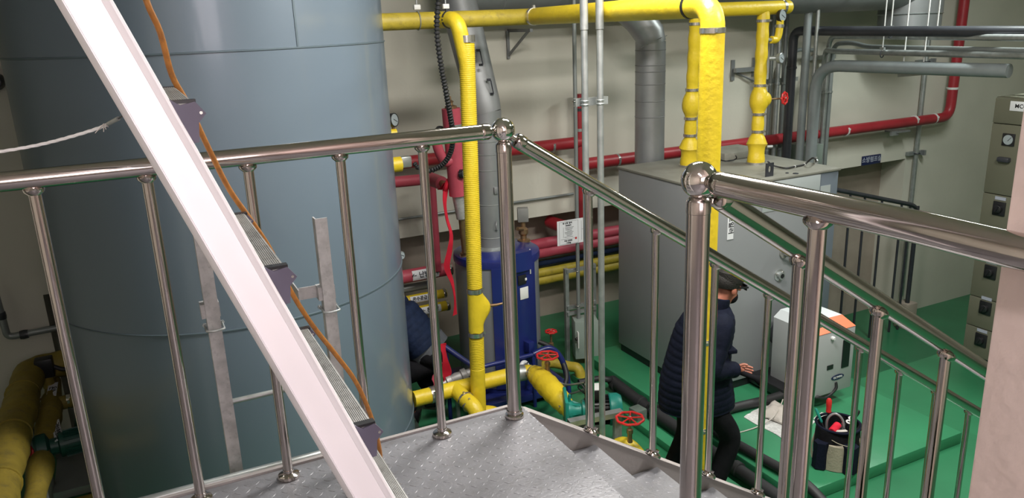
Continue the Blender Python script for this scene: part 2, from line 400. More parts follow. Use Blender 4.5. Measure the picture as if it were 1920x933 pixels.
b = MB(); b2 = MB().box((1.05, 2.34, (LZ-.12)/2), (.1, .1, LZ-.12)); b2.build('support_post', 'stringer_paint', land)
MB().box((-1.6, 2.34, (LZ-.12)/2), (.1, .1, LZ-.12)).build('support_post', 'stringer_paint', land)
zq_ = P(530, 876, y=2.59).z+.012
MB().tube([(-1.6, 2.59, zq_), (.55, 2.59, zq_), (.60, 2.56, zq_-.03), (.60, 2.46, zq_-.06)], .0165, 12).build('edge_pipe', 'galvanised', land)
MB().box((-1.6, -1.2, (LZ-.12)/2), (.1, .1, LZ-.12)).build('support_post', 'stringer_paint', land)
MB().box((-.25, .2, LZ-.07), (2.7, .08, .12)).build('cross_beam', 'stringer_paint', land)
stair = thing('staircase', 'grey steel stair flight descending from the landing to the green floor', 'stairs', (LX, 1.87, 0))
for k in range(9):
    x0 = LX+RUN*k; z = LZ-.036-RISE*(k+1)
    tr = MB().box((x0+RUN/2-.004, (SY0+SY1)/2, z-.004), (RUN-.004, SY1-SY0-.02, .008)).build('tread', 'deck_paint', stair)
    if k < 5:
        b = MB()
        for i in range(8):
            for j in range(31): lug(b, x0+.026+.034*i, SY0+.04+.034*j, z, pi/4 if (i+j) % 2 else -pi/4)
        b.build('raised_pattern', 'deck_paint', tr, kind='stuff', ang=80)
    MB().box((x0+RUN-.009, (SY0+SY1)/2, z-.020), (.006, SY1-SY0-.02, .036)).build('nosing', 'stringer_paint', tr)
for k in range(10):
    MB().box((LX+RUN*k-.016, (SY0+SY1)/2, LZ-.036-RISE*k-RISE/2-.006+(.018 if k == 0 else 0)), (.005, SY1-SY0-.02, RISE-.012+(.036 if k == 0 else 0))).build('riser', 'stringer_paint', stair)
for ys in (SY1, SY0-.012):
    sl = RISE/RUN
    xa, xb = LX-.16, LX+RUN*9.6
    zt = lambda x: LZ+.01-sl*(x-LX-.0)+.0 if x > LX else LZ+.012
    poly = [(LX-.06, LZ+.004), (LX+.02, LZ-.018), (xb+.1, LZ-.018-sl*(xb+.08-LX)), (xb+.1, 0.01), (xb-.35, 0.01), (LX, LZ-.30), (LX-.06, LZ-.30)]
    # local x->X, y->Z, extrude along -Y
    T = Mx(((1, 0, 0, 0), (0, 0, -1, ys+.012), (0, 1, 0, 0), (0, 0, 0, 1)))
    MB().prism(poly, .012, T).build('stringer', 'stringer_paint', stair)
    b = MB(); 
    vs = [(LX-.06, LZ+.004), (LX+.02, LZ-.018), (xb+.1, LZ-.018-sl*(xb+.08-LX))]
    yy0, yy1 = (ys-.005, ys+.045) if ys > 2 else (ys-.035, ys+.015)
    for (a, c) in zip(vs, vs[1:]):
        b._add([(a[0], yy0, a[1]), (a[0], yy1, a[1]), (c[0], yy1, c[1]), (c[0], yy0, c[1]), (a[0], yy0, a[1]+.004), (a[0], yy1, a[1]+.004), (c[0], yy1, c[1]+.004), (c[0], yy0, c[1]+.004)], [(0, 1, 2, 3), (4, 5, 6, 7), (0, 1, 5, 4), (1, 2, 6, 5), (2, 3, 7, 6), (3, 0, 4, 7)])
    b.build('stringer_flange', 'stringer_paint', stair)
# ================================================================== STAINLESS RAILINGS
HR = .0262; HZ = 3.05; N1 = V((1.135, 2.392, 0)); N2 = V((1.112, 1.346, 0)); RS = .638
def rosette(parent, x, y, z, r=.016, sl=0):
    pr = [(.034, 0), (.036, .004), (.034, .012), (.026, .017), (r+.002, .020), (r+.002, .03)]
    ax = V((-(-sl), 0, 1)).normalized() if sl else V((0, 0, 1))
    return MB().lathe(pr, 20, (x, y, z), (sl, 0, 1)).build('base_flange', 'stainless', parent)
def baluster(parent, x, y, z0, z1, r=.0155, sl=0):
    p = MB().cyl((x, y, z0), (x, y, z1), r, n=16).build('baluster', 'stainless', parent)
    rosette(p, x, y, z0, r, sl)
    MB().lathe([(r+.001, -.012), (r+.010, -.003), (r+.011, .004), (r+.006, .012)], 16, (x, y, z1-.012), (sl, 0, 1)).build('top_cup', 'stainless', p)
    return p
def newel(parent, n, z0):
    p = MB().lathe([(.0265, z0), (.0265, HZ-.075), (.0275, HZ-.074), (.0275, HZ-.048), (.022, HZ-.040), (.014, HZ-.036), (.014, HZ-.030)], 28, (n.x, n.y, 0)).build('newel_post', 'stainless_post', parent)
    rosette(p, n.x, n.y, z0, .0275)
    MB().ball((n.x, n.y, HZ), .041, 40).build('newel_ball', 'chrome', p); return p
def rail_end(parent, p, d):
    """necked collar between ball and rail"""
    return MB().lathe([(.012, .030), (.012, .046), (.024, .050), (.027, .056), (.027, .082), (.0262, .084)], 24, p, d).build('end_collar', 'stainless', parent)
# landing rail, to the left
rl = thing('landing_railing', 'stainless steel guard rail along the landing in front of the grey tank', 'railing', (N1.x, N1.y, LZ))
newel(rl, N1, LZ)
rail_end(rl, (N1.x, N1.y, HZ), (-1, 0, 0))
MB().cyl((-1.66, N1.y, HZ), (N1.x-.07, N1.y, HZ), HR, n=28).build('handrail', 'stainless', rl)
for x in (.848, .578, .303, .03, -.245, -.52, -.8, -1.08, -1.36):
    baluster(rl, x, N1.y+.008, LZ, HZ-.02)
# outer stair rail
ro = thing('outer_stair_railing', 'stainless steel railing down the far side of the stair from the tall round newel', 'railing', (2.5, N1.y, 0))
d = V((1, 0, -RS)).normalized()
def zr(x, n): return HZ-.008-RS*(x-n.x)
rail_end(ro, (N1.x+.004, N1.y, HZ-.01), d)
MB().cyl(V((N1.x, N1.y, HZ-.01))+d*.078, V((N1.x, N1.y, HZ-.01))+d*3.55, HR, n=28).build('handrail', 'stainless', ro)
def zs(x): return LZ+.004-RS*(x-LX)
x = 1.487
while x < 3.95:
    baluster(ro, x, N1.y+.03, zs(x), zr(x, N1)-.02, sl=RS); x += .305
# inner stair rail
ri = thing('inner_stair_railing', 'stainless steel railing down the near side of the stair below the curved handrail', 'railing', (2.5, N2.y, 0))
rail_end(ri, (N2.x+.004, N2.y, HZ-.012), d)
MB().cyl(V((N2.x, N2.y, HZ-.012))+d*.078, V((N2.x, N2.y, HZ-.012))+d*3.55, HR, n=28).build('handrail', 'stainless', ri)
x = 1.418
while x < 3.95:
    baluster(ri, x, N2.y-.01, zs(x), zr(x, N2)-.025, sl=RS); x += .303
# short rail from the near newel to the partition
rc = thing('corner_railing', 'short stainless rail curving from the near newel ball into the pink wall', 'railing', (N2.x, N2.y, LZ))
newel(rc, N2, LZ)
e1 = V((N2.x, N2.y, HZ)); e2 = V((1.148, .70, HZ)); dd = (e2-e1).normalized()
rail_end(rc, e1, dd)
path = [e1+dd*.078, e1.lerp(e2, .5)] + fillet([e1.lerp(e2, .8), V((1.150, .60, HZ-.004)), V((1.23, .555, HZ-.004))], .09, 10)[0:]
MB().tube(path, .0275, 28).build('handrail', 'stainless', rc)
MB().lathe([(.045, 0), (.045, .006), (.03, .012)], 24, (1.195, .572, HZ-.004), (-1, 0, 0)).build('wall_rosette', 'stainless', rc)
baluster(rc, 1.135, 1.03, LZ, HZ-.02, r=.0172)
MB().lathe([(.024, 0), (.024, .006), (.016, .011)], 20, (1.195, .64, 3.125), (-1, 0, 0)).build('wall_knob', 'steel_band', rc)
# ================================================================== LADDER
def lad(z, side):
    """centre line of a side rail: x leans with height, rails splay towards the foot"""
    x = .003+(3.463-z)*.3675-.034
    y = (1.599-(3.463-z)*.153) if side == 0 else (2.03+(3.463-z)*.10)
    return V((x, y, z))
LU = (lad(2, 0)-lad(3, 0)).normalized(); LV = V((.9295, 0, .3415)).normalized(); LUn = V((LU.x, 0, LU.z)).normalized(); LV = V((-LUn.z, 0, LUn.x)); 
if LV.x < 0: LV = -LV
ladder = thing('step_ladder', 'white aluminium ladder leaning across the view on the landing', 'ladder', (.5, 1.8, LZ))
for side in (0, 1):
    s_ = 1 if side == 0 else -1   # outward faces -Y for the near rail
    top, bot = lad(4.9, side), lad(2.035, side)
    U = (bot-top).normalized(); W = LV; Nn = V((0, -s_, 0)); Nn = (Nn-U*Nn.dot(U)).normalized()
    b = MB()
    prof = [(-.0425, -.022), (-.041, -.012), (-.031, .008), (-.0295, .008), (-.0285, .001), (.0245, .001), (.0255, .004), (.0335, .009), (.036, .012), (.0405, .010), (.0425, -.022), (.038, -.022), (.037, -.004), (-.037, -.008), (-.038, -.022)]
    ring = lambda c: [c+W*p[0]+Nn*p[1] for p in prof]
    b.loft([ring(top), ring(bot)]); b.build('side_rail', 'alu', ladder, ang=20)
    MB().box(lad(2.01, side)+V((0, 0, -.002)), (.095, .05, .06), M=Mx.Rotation(.0, 4, 'Y'), bev=.006).build('foot', 'black_plastic', ladder)
STEPS = [2.235, 2.60, 2.955, 3.283, 3.62, 3.95, 4.28, 4.61]
for i, z in enumerate(STEPS):
    a, c = lad(z, 0), lad(z, 1); xo = a.x-.03; wd = .112
    ya, yb = a.y+.012, c.y-.012
    st = MB().box((xo+wd/2, (ya+yb)/2, z-.014), (wd, yb-ya, .024)).build('step', 'alu_worn', ladder)
    b = MB()
    for k in range(27): b.box((xo+.004+k*.004, (ya+yb)/2, z-.0012), (.0018, yb-ya, .0022))
    b.build('tread_ribs', 'alu_worn', st, kind='stuff')
    for s_, y in ((-1, a.y), (1, c.y)):
        # moulded bracket plate
        poly = [(-.01, .004), (.040, .002), (.060, -.012), (.086, -.007), (.090, -.012), (.103, -.030), (.088, -.046), (.084, -.082), (.02, -.09), (-.01, -.03)]
        y0 = y+.008 if s_ < 0 else y-.008
        T = Mx(((1, 0, 0, a.x), (0, 0, -1, y0+.006), (0, 1, 0, z+.004), (0, 0, 0, 1)))
        MB().prism(poly, .008, T).build('step_bracket', 'purple_plastic', st)
        MB().box((a.x+.066, y+(.018 if s_ < 0 else -.012), z-.002), (.044, .018, .006)).build('step_lip', 'black_plastic', st)
        MB().lathe([(.003, 0), (.003, .003)], 10, (a.x+.094, y0-.001, z-.024), (0, -1, 0)).build('rivet', 'steel_band', st)
# hose hanging past the ladder
hp = [(262, -40), (300, 60), (322, 140), (352, 195), (392, 280), (430, 355), (470, 412), (508, 470), (545, 545), (585, 608), (630, 665), (665, 712), (690, 765), (706, 815), (713, 852)]
pts = []
for i, (a, c) in enumerate(hp):
    t = i/(len(hp)-1); pts.append(P(a, c, y=1.95+.35*t))
pts[0] = pts[0]; pts = [pts[0]+V((-.03, 0, .9)), pts[0]+V((-.02, 0, .35))]+pts
e = pts[-1]; pts += [e+V((.0, .02, -.06)), V((e.x+.005, e.y+.03, LZ+.012))]
tag(MB().tube(smooth_path(pts, 5), .0072, 10).build('hose', 'brown_hose'), 'thin stained orange brown hose hanging down beside the ladder', 'hose')
# rope tied to the ladder
rp = [P(-60, 290, y=1.9), P(0, 284, y=1.9), P(70, 272, y=1.88), P(130, 257, y=1.84), P(185, 240, y=1.80), P(205, 231, y=1.77)]
rope = thing('rope', 'thin white rope with frayed whipped end tied to the ladder', 'rope', tuple(rp[0]))
b = MB(); sp = dense(smooth_path([rp[0]+V((-1.2, .1, .05)), rp[0]+V((-.5, 0, -.01))]+rp, 8), .012)
for ph in (0, 2.1, 4.2):
    b.tube([p+V((0, math.cos(i*.9+ph), math.sin(i*.9+ph)))*.0016 for i, p in enumerate(sp)], .0021, 6)
b.build('strand', 'white_paint', rope)
MB().tube([P(203, 232, y=1.77), P(222, 222, y=1.72)], .0042, 10).build('ferrule', 'galvanised', rope)
MB().tube([P(222, 222, y=1.72), P(250, 205, y=1.62)], .0015, 6).build('end_wire', 'black_plastic', rope)
b = MB()
for k in range(6): b.tube([rp[-1]+V((-.01, 0, 0)), rp[-1]+V((-.028+.005*k, -.01+.004*k, -.016+.004*(k % 3)))], .0009, 4)
b.build('frayed_strands', 'linen', rope)
# ================================================================== STORAGE TANK
TC = V((.585, 5.98, 0)); TR = 1.222
tank = thing('storage_tank', 'huge blue grey cylindrical hot water tank behind the left railing', 'tank', (TC.x, TC.y, 0))
MB().lathe([(TR+.05, 0), (TR+.05, .12)], 64, TC).build('concrete_base', 'concrete', tank)
pr = [(TR-.03, .12), (TR, .16), (TR, .18), (TR, 1.2), (TR, 2.2), (TR, 3.2), (TR, 4.0), (TR, 4.32), (TR, 4.35)]
pr += [(TR*math.cos(a), 4.35+.35*math.sin(a)) for a in (.3, .6, .9, 1.2, 1.45, 1.55)]
MB().lathe(pr, 128, TC).build('shell', 'tank_paint', tank, ang=60)
for z in (3.30, 1.66, .42):
    MB().lathe([(TR, z-.006), (TR+.006, z-.004), (TR+.006, z+.004), (TR, z+.006)], 128, TC).build('seam_band', 'tank_seam', tank)
for (px, z0, z1) in ((560, 3.3, 4.35),):
    v = P(px, 60, d=4.9); an = math.atan2(v.y-TC.y, v.x-TC.x)
    # solve the surface azimuth seen at this pixel column
    r0 = ray(px, 100); u = V((r0.x, r0.y)).normalized(); c2 = V((TC.x, TC.y)); tca = u.dot(c2); dd2 = c2.length_squared-tca*tca
    hit = u*(tca-math.sqrt(max(.001, TR*TR-dd2))); an = math.atan2(hit.y-TC.y, hit.x-TC.x)
    c = V((TC.x+TR*math.cos(an), TC.y+TR*math.sin(an), (z0+z1)/2))
    MB().box(c, (.008, .012, z1-z0), rz=an).build('vertical_seam', 'tank_seam', tank)
# gauge, stub and cable gland on the tank's right flank
tf = thing('flange_stub', 'yellow wrapped pipe stub with steel flange on the right side of the tank', 'pipe', tuple(P(742, 310, d=6.0)))
a = P(741, 308, y=5.6); a = V((TC.x+math.sqrt(TR**2-(6.1-TC.y)**2), 6.1, P(745, 308, y=6.1).z)); 
MB().cyl(a+V((-.05, 0, 0)), a+V((.16, 0, 0)), .062, n=20).build('sleeve', 'yellow_wrap', tf)
MB().lathe([(.085, .05), (.085, .075), (.03, .08)], 24, a, (1, 0, 0)).build('flange', 'steel_band', tf)
MB().box(a+V((.20, 0, .015)), (.09, .07, .09), bev=.01).build('cable_gland_box', 'galvanised', tf)
g2 = V((TC.x+TR*.995+.075, 6.05, P(730, 230, y=6.05).z))
tg = thing('tank_thermometer', 'black dial thermometer high on the right side of the tank', 'gauge', tuple(g2))
MB().cyl(g2+V((-.12, 0, -.09)), g2+V((.05, 0, -.09)), .04).build('sleeve', 'yellow_wrap', tg)
MB().tube([g2+V((.03, 0, -.09)), g2+V((.03, 0, 0))], .012, 8).build('stem', 'brass', tg); gauge(tg, g2+V((.04, -.01, .02)), (.6, -.8, .1), .055)
g3 = V((TC.x+TR*.99+.07, 6.12, P(752, 478, y=6.12).z))
tg = thing('small_dial', 'small dial gauge low on the right side of the tank', 'gauge', tuple(g3))
MB().cyl(g3+V((-.12, 0, 0)), g3+V((.04, 0, 0)), .012).build('stem', 'brass', tg); gauge(tg, g3+V((.045, -.01, 0)), (.5, -.85, .15), .035, 'galvanised')
# ================================================================== GALVANISED POSTS behind the landing rail
def gpost(ax_, top, bot, label, zc, brk):
    t = thing('galvanised_post', label, 'post', (bot.x, bot.y, 0))
    # angle-section post, floor to top
    b = MB(); h = top.z; x, y = (top.x+bot.x)/2, bot.y
    b.box((x, y, h/2), (.042, .005, h)); b.box((x-.019, y+.02, h/2), (.005, .04, h)); b.build('post', 'galvanised_worn', t)
    b = MB(); R = .03; c = V((x, y-.004, zc))
    b.tube([c+V((-.028, .05, 0)), c+V((-.028, -.012, 0))]+[c+V((-R*math.cos(k*pi/8), -.012-R*.5*math.sin(k*pi/8), 0)) for k in range(1, 8)]+[c+V((.028, -.012, 0)), c+V((.028, .05, 0))], .004, 8)
    b.build('u_bolt', 'galvanised', t)
    b = MB()
    for s_ in (-1, 1): b.lathe([(.008, 0), (.008, .008)], 6, c+V((s_*.028, .045, 0)), (0, 1, 0))
    b.build('nuts', 'galvanised', t, kind='stuff')
    MB().box((x-.005, y+.03, zc+.06), (.06, .045, .05)).build('clip_plate', 'galvanised_worn', t)
    return t, x, y
t1, x1, y1 = gpost(None, P(375, 425, y=2.66), P(446, 900, y=2.66), 'galvanised angle post left of the ladder with a U bolt', P(400, 615, y=2.66).z, 0)
t2, x2, y2 = gpost(None, P(593, 410, y=2.66), P(640, 690, y=2.66), 'galvanised angle post right of the ladder with blunt worn top', P(617, 580, y=2.66).z, 0)
b = MB(); zb = P(600, 552, y=2.66).z
b.box((x2-.05, y2+.045, zb), (.10, .004, .045)); b.box((x2-.10, y2+.02+.09, zb), (.004, .18, .045)); b.build('wall_bracket', 'galvanised_worn', t2)
MB().tube([(x1, 2.69, P(436, 752, y=2.69).z), (x2, 2.69, P(436, 752, y=2.69).z)], .010, 10).build('tie_rod', 'galvanised', t1)
# ================================================================== YELLOW INSULATED PIPES
YM = 5.75; ZM = 3.43; RY = .062
xe = P(1478, 15, y=YM).x
ym = thing('yellow_main_pipe', 'long horizontal yellow wrapped pipe at eye level from the tank past the boiler', 'pipe', (3, YM, ZM))
MB().tube(dense([(3.0, YM, ZM), (xe, YM, ZM)], .3), RY, 24).build('wrapped_run', 'yellow_wrap', ym)
MB().tube(dense([(1.72, YM, ZM), (3.0, YM, ZM)], .3), RY, 24).build('older_wrapped_run', 'yellow_old', ym)
MB().lathe([(RY, 0), (RY*.9, .012), (.03, .016)], 24, (xe, YM, ZM), (1, 0, 0)).build('end_cap', 'yellow_wrap', ym)
for px in (1000, 1290, 1466): band((P(px, 25, y=YM).x, YM, ZM), (1, 0, 0), RY, ym, .03, screw=(0, -.2, 1))
for px in (782, 836):
    x = P(px, 20, y=YM).x; h = thing('pipe_hanger', 'threaded rod hanger holding the yellow main pipe, '+('nearer the tank' if px < 800 else 'beside the black flexible conduit'), 'hanger', (x, YM, ZM+RY))
    MB().cyl((x, YM, ZM+RY+.03), (x, YM, ZC), .006, n=8).build('rod', 'galvanised', h)
    MB().torus((x, YM, ZM), (1, 0, 0), RY+.004, .004, 24, 6).build('ring', 'galvanised', h)
    MB().box((x, YM, ZM+RY+.035), (.05, .03, .035), bev=.004).build('clevis', 'white_paint', h)
# branch towards the stair, then down
XB, YBR = 2.835, 3.36
yb_ = thing('yellow_drop_pipe', 'thick smooth yellow wrapped pipe dropping to the floor behind the near newel', 'pipe', (XB, YBR, 0))
st_ = V((3.0, YM-.04, ZM)); path = fillet([st_, (XB, YBR, ZM+.012), (XB, YBR, .05)], .13, 8)
MB().tube(dense(path, .25), RY+.002, 28).build('wrapped_run', 'yellow_wrap', yb_)
dB = (V((XB, YBR, 0))-V((3.0, YM, 0))).normalized()
band(V((3.0, YM, ZM))+dB*.09, dB, RY+.003, yb_, .04, screw=(0, 0, 1)); band(V((XB, YBR, ZM+.012))-dB*.20, dB, RY+.003, yb_, .02, mt='black_plastic')
for py in (57, 632, 793): band((XB, YBR, P(1330, py, y=YBR).z), (0, 0, 1), RY+.003, yb_, .028, screw=(-.4, -1, 0))
MB().lathe([(.10, 0), (.10, .02), (RY, .05)], 24, (XB, YBR, 0)).build('floor_flange', 'galvanised', yb_)
# ribbed riser left of the tall newel
a, c = P(875, 90, y=5.5), P(897, 745, y=5.5)
yr = thing('yellow_ribbed_pipe', 'upright ribbed yellow wrapped pipe in front of the blue water heater', 'pipe', (c.x, 5.5, 0))
xt = lambda z: a.x+(c.x-a.x)*(a.z-z)/(a.z-c.z)
zz = lambda py: P(885, py, y=5.5).z
path = fillet([(xt(ZM)-.10, YM-.02, ZM), (xt(ZM)-.06, 5.52, ZM), (xt(3.1), 5.5, 3.1)], .09, 8)
MB().tube(dense(path, .06), RY-.003, 24).build('elbow', 'yellow_wrap', yr)
band((xt(ZM)-.075, 5.63, ZM), (.2, -1, 0), RY, yr, .025, mt='conduit_dark')
z = zz(72); band((xt(z), 5.5, z), (0, 0, 1), RY, yr, .05, screw=(-1, -.2, 0))
def ribbed(z0, z1, name='ribbed_sleeve', r=RY-.002, amp=.0024, pitch=.015):
    n = int((z0-z1)/(pitch/3)); pts = [V((xt(z0+(z1-z0)*k/n), 5.5, z0+(z1-z0)*k/n)) for k in range(n+1)]
    rr = [r+amp*math.cos(k*2*pi/3) for k in range(n+1)]
    MB().tube(pts, rr, 20).build(name, 'yellow_wrap', yr, ang=80)
ribbed(zz(80), zz(540)); ribbed(zz(634), zz(692))
z = zz(545); band((xt(z), 5.5, z), (0, 0, 1), RY, yr, .035, screw=(1, 0, 0))
z = zz(627); band((xt(z), 5.5, z), (0, 0, 1), RY, yr, .035, screw=(1, 0, 0))
rings = []
for k in range(13):
    t = k/12; z = zz(550)+(zz(622)-zz(550))*t; bl = math.sin(pi*min(1, t*1.15))**1.6*.075; x0 = xt(z)
    rings.append([(x0+RY*math.cos(q)+bl*max(0, math.cos(q))**3, 5.5+RY*math.sin(q), z+.004*math.sin(5*q+k)) for q in [2*pi*j/24 for j in range(24)]])
MB().loft(rings).build('wrapped_tee', 'yellow_wrap', yr)
z = zz(579); MB().tube([(xt(z)+.12, 5.5, z), (xt(z)+.17, 5.47, z+.005), (xt(z)+.27, 5.44, z+.02)], [.012, .012, .007], 10).build('probe', 'brass', yr)
MB().tube([(xt(zz(692)), 5.5, zz(692)), (xt(zz(760)), 5.5, zz(760)), (xt(.12), 5.5, .12)], RY, 24).build('smooth_sleeve', 'yellow_wrap', yr)
MB().lathe([(.085, 0), (.085, .03), (.04, .035), (.04, .13)], 20, (xt(.1), 5.5, 0)).build('floor_stand', 'galvanised', yr)
# low yellow run along the floor to the pump
ZW = .45
yl = thing('low_yellow_pipe', 'low yellow wrapped pipe running from the tank to the green pump', 'pipe', (2.3, 5.63, 0))
pumpP = V((2.86, 4.92, .36))
MB().tube(dense([(1.77, 5.65, ZW), (2.74, 5.65, ZW)], .2), .066, 20).build('wrapped_run', 'yellow_wrap', yl)
MB().lathe([(.07, -.05), (.072, -.03), (.072, .03), (.07, .05)], 20, (2.74, 5.645, ZW), (1, -.2, 0)).build('bare_collar', 'galvanised', yl)
pp = [V((2.76, 5.64, ZW)), V((2.84, 5.6, ZW)), V((2.84, 5.45, ZW+.01)), V((2.83, 5.25, ZW)), V((2.83, 5.05, ZW-.04)), V((2.85, 4.95, ZW-.09))]
sp = smooth_path(pp, 7); rr = [.066+.032*math.sin(min(1, max(0, (k/len(sp)-.2)/.7))*pi)+.003*math.sin(k*1.7) for k in range(len(sp))]
MB().tube(sp, rr, 20).build('wrapped_valve', 'yellow_wrap', yl)
band(V((2.845, 5.57, ZW)), (.1, -1, 0), .073, yl, .025, screw=(-1, 0, .3)); band(V((2.84, 5.0, ZW-.065)), (0, -1, -.5), .073, yl, .025, screw=(-1, 0, .5))
band((P(808, 735, z=ZW).x, 5.65, ZW), (1, 0, 0), .068, yl, .05, screw=(0, -1, .6))
MB().tube(smooth_path([(2.14, 5.64, ZW), (2.15, 5.5, ZW-.02), (2.19, 5.34, ZW-.08), (2.22, 5.28, .1)], 6), .064, 20).build('wrapped_branch', 'yellow_wrap', yl)
band((2.157, 5.47, ZW-.025), (.1, -1, -.2), .067, yl, .02); band((2.17, 5.41, ZW-.05), (.1, -1, -.4), .067, yl, .02)
MB().tube(smooth_path([(2.30, 5.55, .22), (2.42, 5.5, .2), (2.5, 5.48, .08), (2.5, 5.48, 0)], 5), .07, 18).build('wrapped_foot', 'yellow_wrap', yl)
# valve standing on the low pipe
def valve(name, label, base, ax, L, R, col='red_wheel', body='brass', br=.018, grp=None):
    base = V(base); ax = V(ax).normalized(); t = thing(name, label, 'valve', tuple(base), grp)
    MB().lathe([(br*1.3, 0), (br*1.3, L*.12), (br, L*.2), (br, L*.45), (br*1.35, L*.46), (br*1.35, L*.6), (br*.6, L*.62), (br*.45, L)], 14, base, ax).build('bonnet', body, t)
    handwheel(t, base+ax*L, ax, R, col); return t
v = P(1026, 666, d=math.hypot(2.86, 5.42)); valve('gate_valve', 'red wheel valve standing on the low yellow pipe beside the tall newel', (v.x, v.y, .52), (.0, 0, 1), v.z-.52, .088)
v = P(1181, 784, z=.56); valve('gate_valve', 'nearest red wheel valve on the yellow elbow right of the pump', (v.x, v.y, .34), (0, 0, 1), .22, .098)
yv = thing('low_yellow_elbow', 'low yellow wrapped elbow under the nearest red wheel valve', 'pipe', (v.x, v.y, 0))
MB().tube(smooth_path([(2.62, 4.50, .30), (2.74, 4.36, .24), (v.x-.05, v.y+.07, .31), (v.x+.01, v.y, .31), (v.x+.06, v.y-.07, .20), (v.x+.07, v.y-.09, 0)], 6), [.062]*24+[.075]*7, 18).build('wrapped_elbow', 'yellow_wrap', yv)
MB().cyl((2.62, 4.50, 0), (2.62, 4.50, .28), .055).build('wrapped_leg', 'yellow_wrap', yv)
v = P(1033, 621, z=.50); valve('gate_valve', 'small far red wheel valve on the floor behind the blue frame', (v.x, v.y, .2), (0, 0, 1), .30, .05)
tag(MB().tube(smooth_path([(v.x-.1, v.y+.04, 0), (v.x-.08, v.y+.04, .12), (v.x, v.y, .17), (v.x+.12, v.y-.12, .15), (v.x+.18, v.y-.2, .14), (v.x+.2, v.y-.24, 0)], 5), .05, 16).build('yellow_elbow', 'yellow_old'), 'short yellow wrapped elbow under the small far red valve', 'pipe')
# ------------------------------------------------------------------ pump
pd = V((.90, -.43, 0)).normalized(); pn = V((-pd.y, pd.x, 0))
pc = P(1061, 770, z=.41)
pu = thing('circulation_pump', 'teal green circulation pump with black motor beside the stair foot', 'pump', (pc.x, pc.y, 0))
T = frame_T(pc, pd, pn)
def pb(b, c, d, **k): return b.box((0, 0, 0), d, M=None) if 0 else b._add([p for p in []], []) 
b = MB(T); b.box((0, 0, .0), (.03, .29, .29), bev=.012); b.lathe([(.09, 0), (.085, .04), (.06, .075), (.06, .12), (.085, .13), (.085, .15)], 20, (0, 0, 0), (1, 0, 0)); b.build('volute_casing', 'teal_paint', pu)
b = MB(T)
for k in range(6):
    a = k*pi/3; b._add([(.01, .05*math.cos(a)-.004*math.sin(a), .05*math.sin(a)+.004*math.cos(a)), (.01, .095*math.cos(a), .095*math.sin(a)), (.11, .06*math.cos(a), .06*math.sin(a)), (.11, .06*math.cos(a)-.006*math.sin(a), .06*math.sin(a)+.006*math.cos(a))], [(0, 1, 2, 3)])
b.tube([(.03, .0, .08), (.03, 0, .14)], .012, 8); b.build('casing_ribs', 'teal_paint', pu, kind='stuff')
b = MB(T); b.lathe([(.096, .15), (.10, .16), (.10, .34), (.096, .35)], 24, (0, 0, 0), (1, 0, 0))
for k in range(24):
    a = 2*pi*k/24; b._add([(.16, .09*math.cos(a), .09*math.sin(a)), (.34, .09*math.cos(a), .09*math.sin(a)), (.34, .118*math.cos(a), .118*math.sin(a)), (.16, .118*math.cos(a), .118*math.sin(a))], [(0, 1, 2, 3)])
b.build('finned_motor', 'black_plastic', pu)
MB(T).lathe([(.120, .34), (.128, .35), (.128, .41), (.11, .44), (.04, .445)], 28, (0, 0, 0), (1, 0, 0)).build('fan_cover', 'teal_paint', pu)
MB(T).box((.23, .02, .14), (.15, .13, .09), bev=.008).build('terminal_box', 'black_plastic', pu)
MB(T).box((.23, .02, .19), (.14, .12, .01), bev=.003).build('box_lid', 'white_paint', pu)
MB(T).tube([(.05, 0, -.08), (.05, 0, -.36)], .03, 12).build('pedestal', 'galvanised', pu)
MB(T).tube(smooth_path([(.16, .02, .13), (.10, .0, .20), (.13, -.05, .24), (.2, -.1, .1)], 5), .006, 8).build('power_cable', 'rubber', pu)
# strut stand carrying the two conduits
ct1, ct2 = P(1098, 300, y=4.42), P(1126, 300, y=4.40)
ss = thing('strut_stand', 'galvanised channel stand in front of the green pump', 'bracket', (ct2.x, ct2.y, 0))
s1, s2 = P(1066, 788, z=.50), P(1166, 768, z=.50); dd = (s2-s1).normalized(); nn = V((-dd.y, dd.x, 0))
b = MB(frame_T(s1, dd, nn)); L = (s2-s1).length
b.box((L/2, 0, 0), (L, .06, .003)); b.box((L/2, -.03, -.02), (L, .003, .042)); b.box((L/2, .03, -.02), (L, .003, .042)); b.build('channel_beam', 'galvanised', ss)
b = MB(frame_T(V((s2.x, s2.y, 0)), dd, nn)); b.box((-.03, 0, .24), (.06, .003, .48)); b.box((-.058, .02, .24), (.003, .04, .48)); b.box((-.003, .02, .24), (.003, .04, .48)); b.build('channel_post', 'galvanised_worn', ss)
MB(frame_T(V((s1.x, s1.y, 0)), dd, nn)).box((.03, 0, .24), (.05, .04, .48)).build('channel_post', 'galvanised_worn', ss)
for i, (cp, lb, zl) in enumerate(((ct1, 'left one of the two tall galvanised conduits rising past the stair', .52), (ct2, 'right one of the two tall galvanised conduits rising past the stair', .42))):
    t = thing('steel_conduit', lb, 'conduit', (cp.x, cp.y, zl))
    MB().cyl((cp.x, cp.y, zl), (cp.x, cp.y, ZC), .0225, n=16).build('tube', 'galvanised', t)
    z = P(1110, 55, y=4.4).z; MB().cyl((cp.x, cp.y, z), (cp.x, cp.y, z+.34), .0262).build('coupling', 'galvanised', t)
    z = P(1110, 192, y=4.4).z
    for q in (-.012, .012): MB().torus((cp.x, cp.y, z+q), (0, 0, 1), .0245, .004, 20, 6).build('saddle_clip', 'galvanised', t)
z = P(1110, 192, y=4.4).z; xa_, xb2 = P(1073, 190, y=4.5).x, P(1133, 190, y=4.5).x
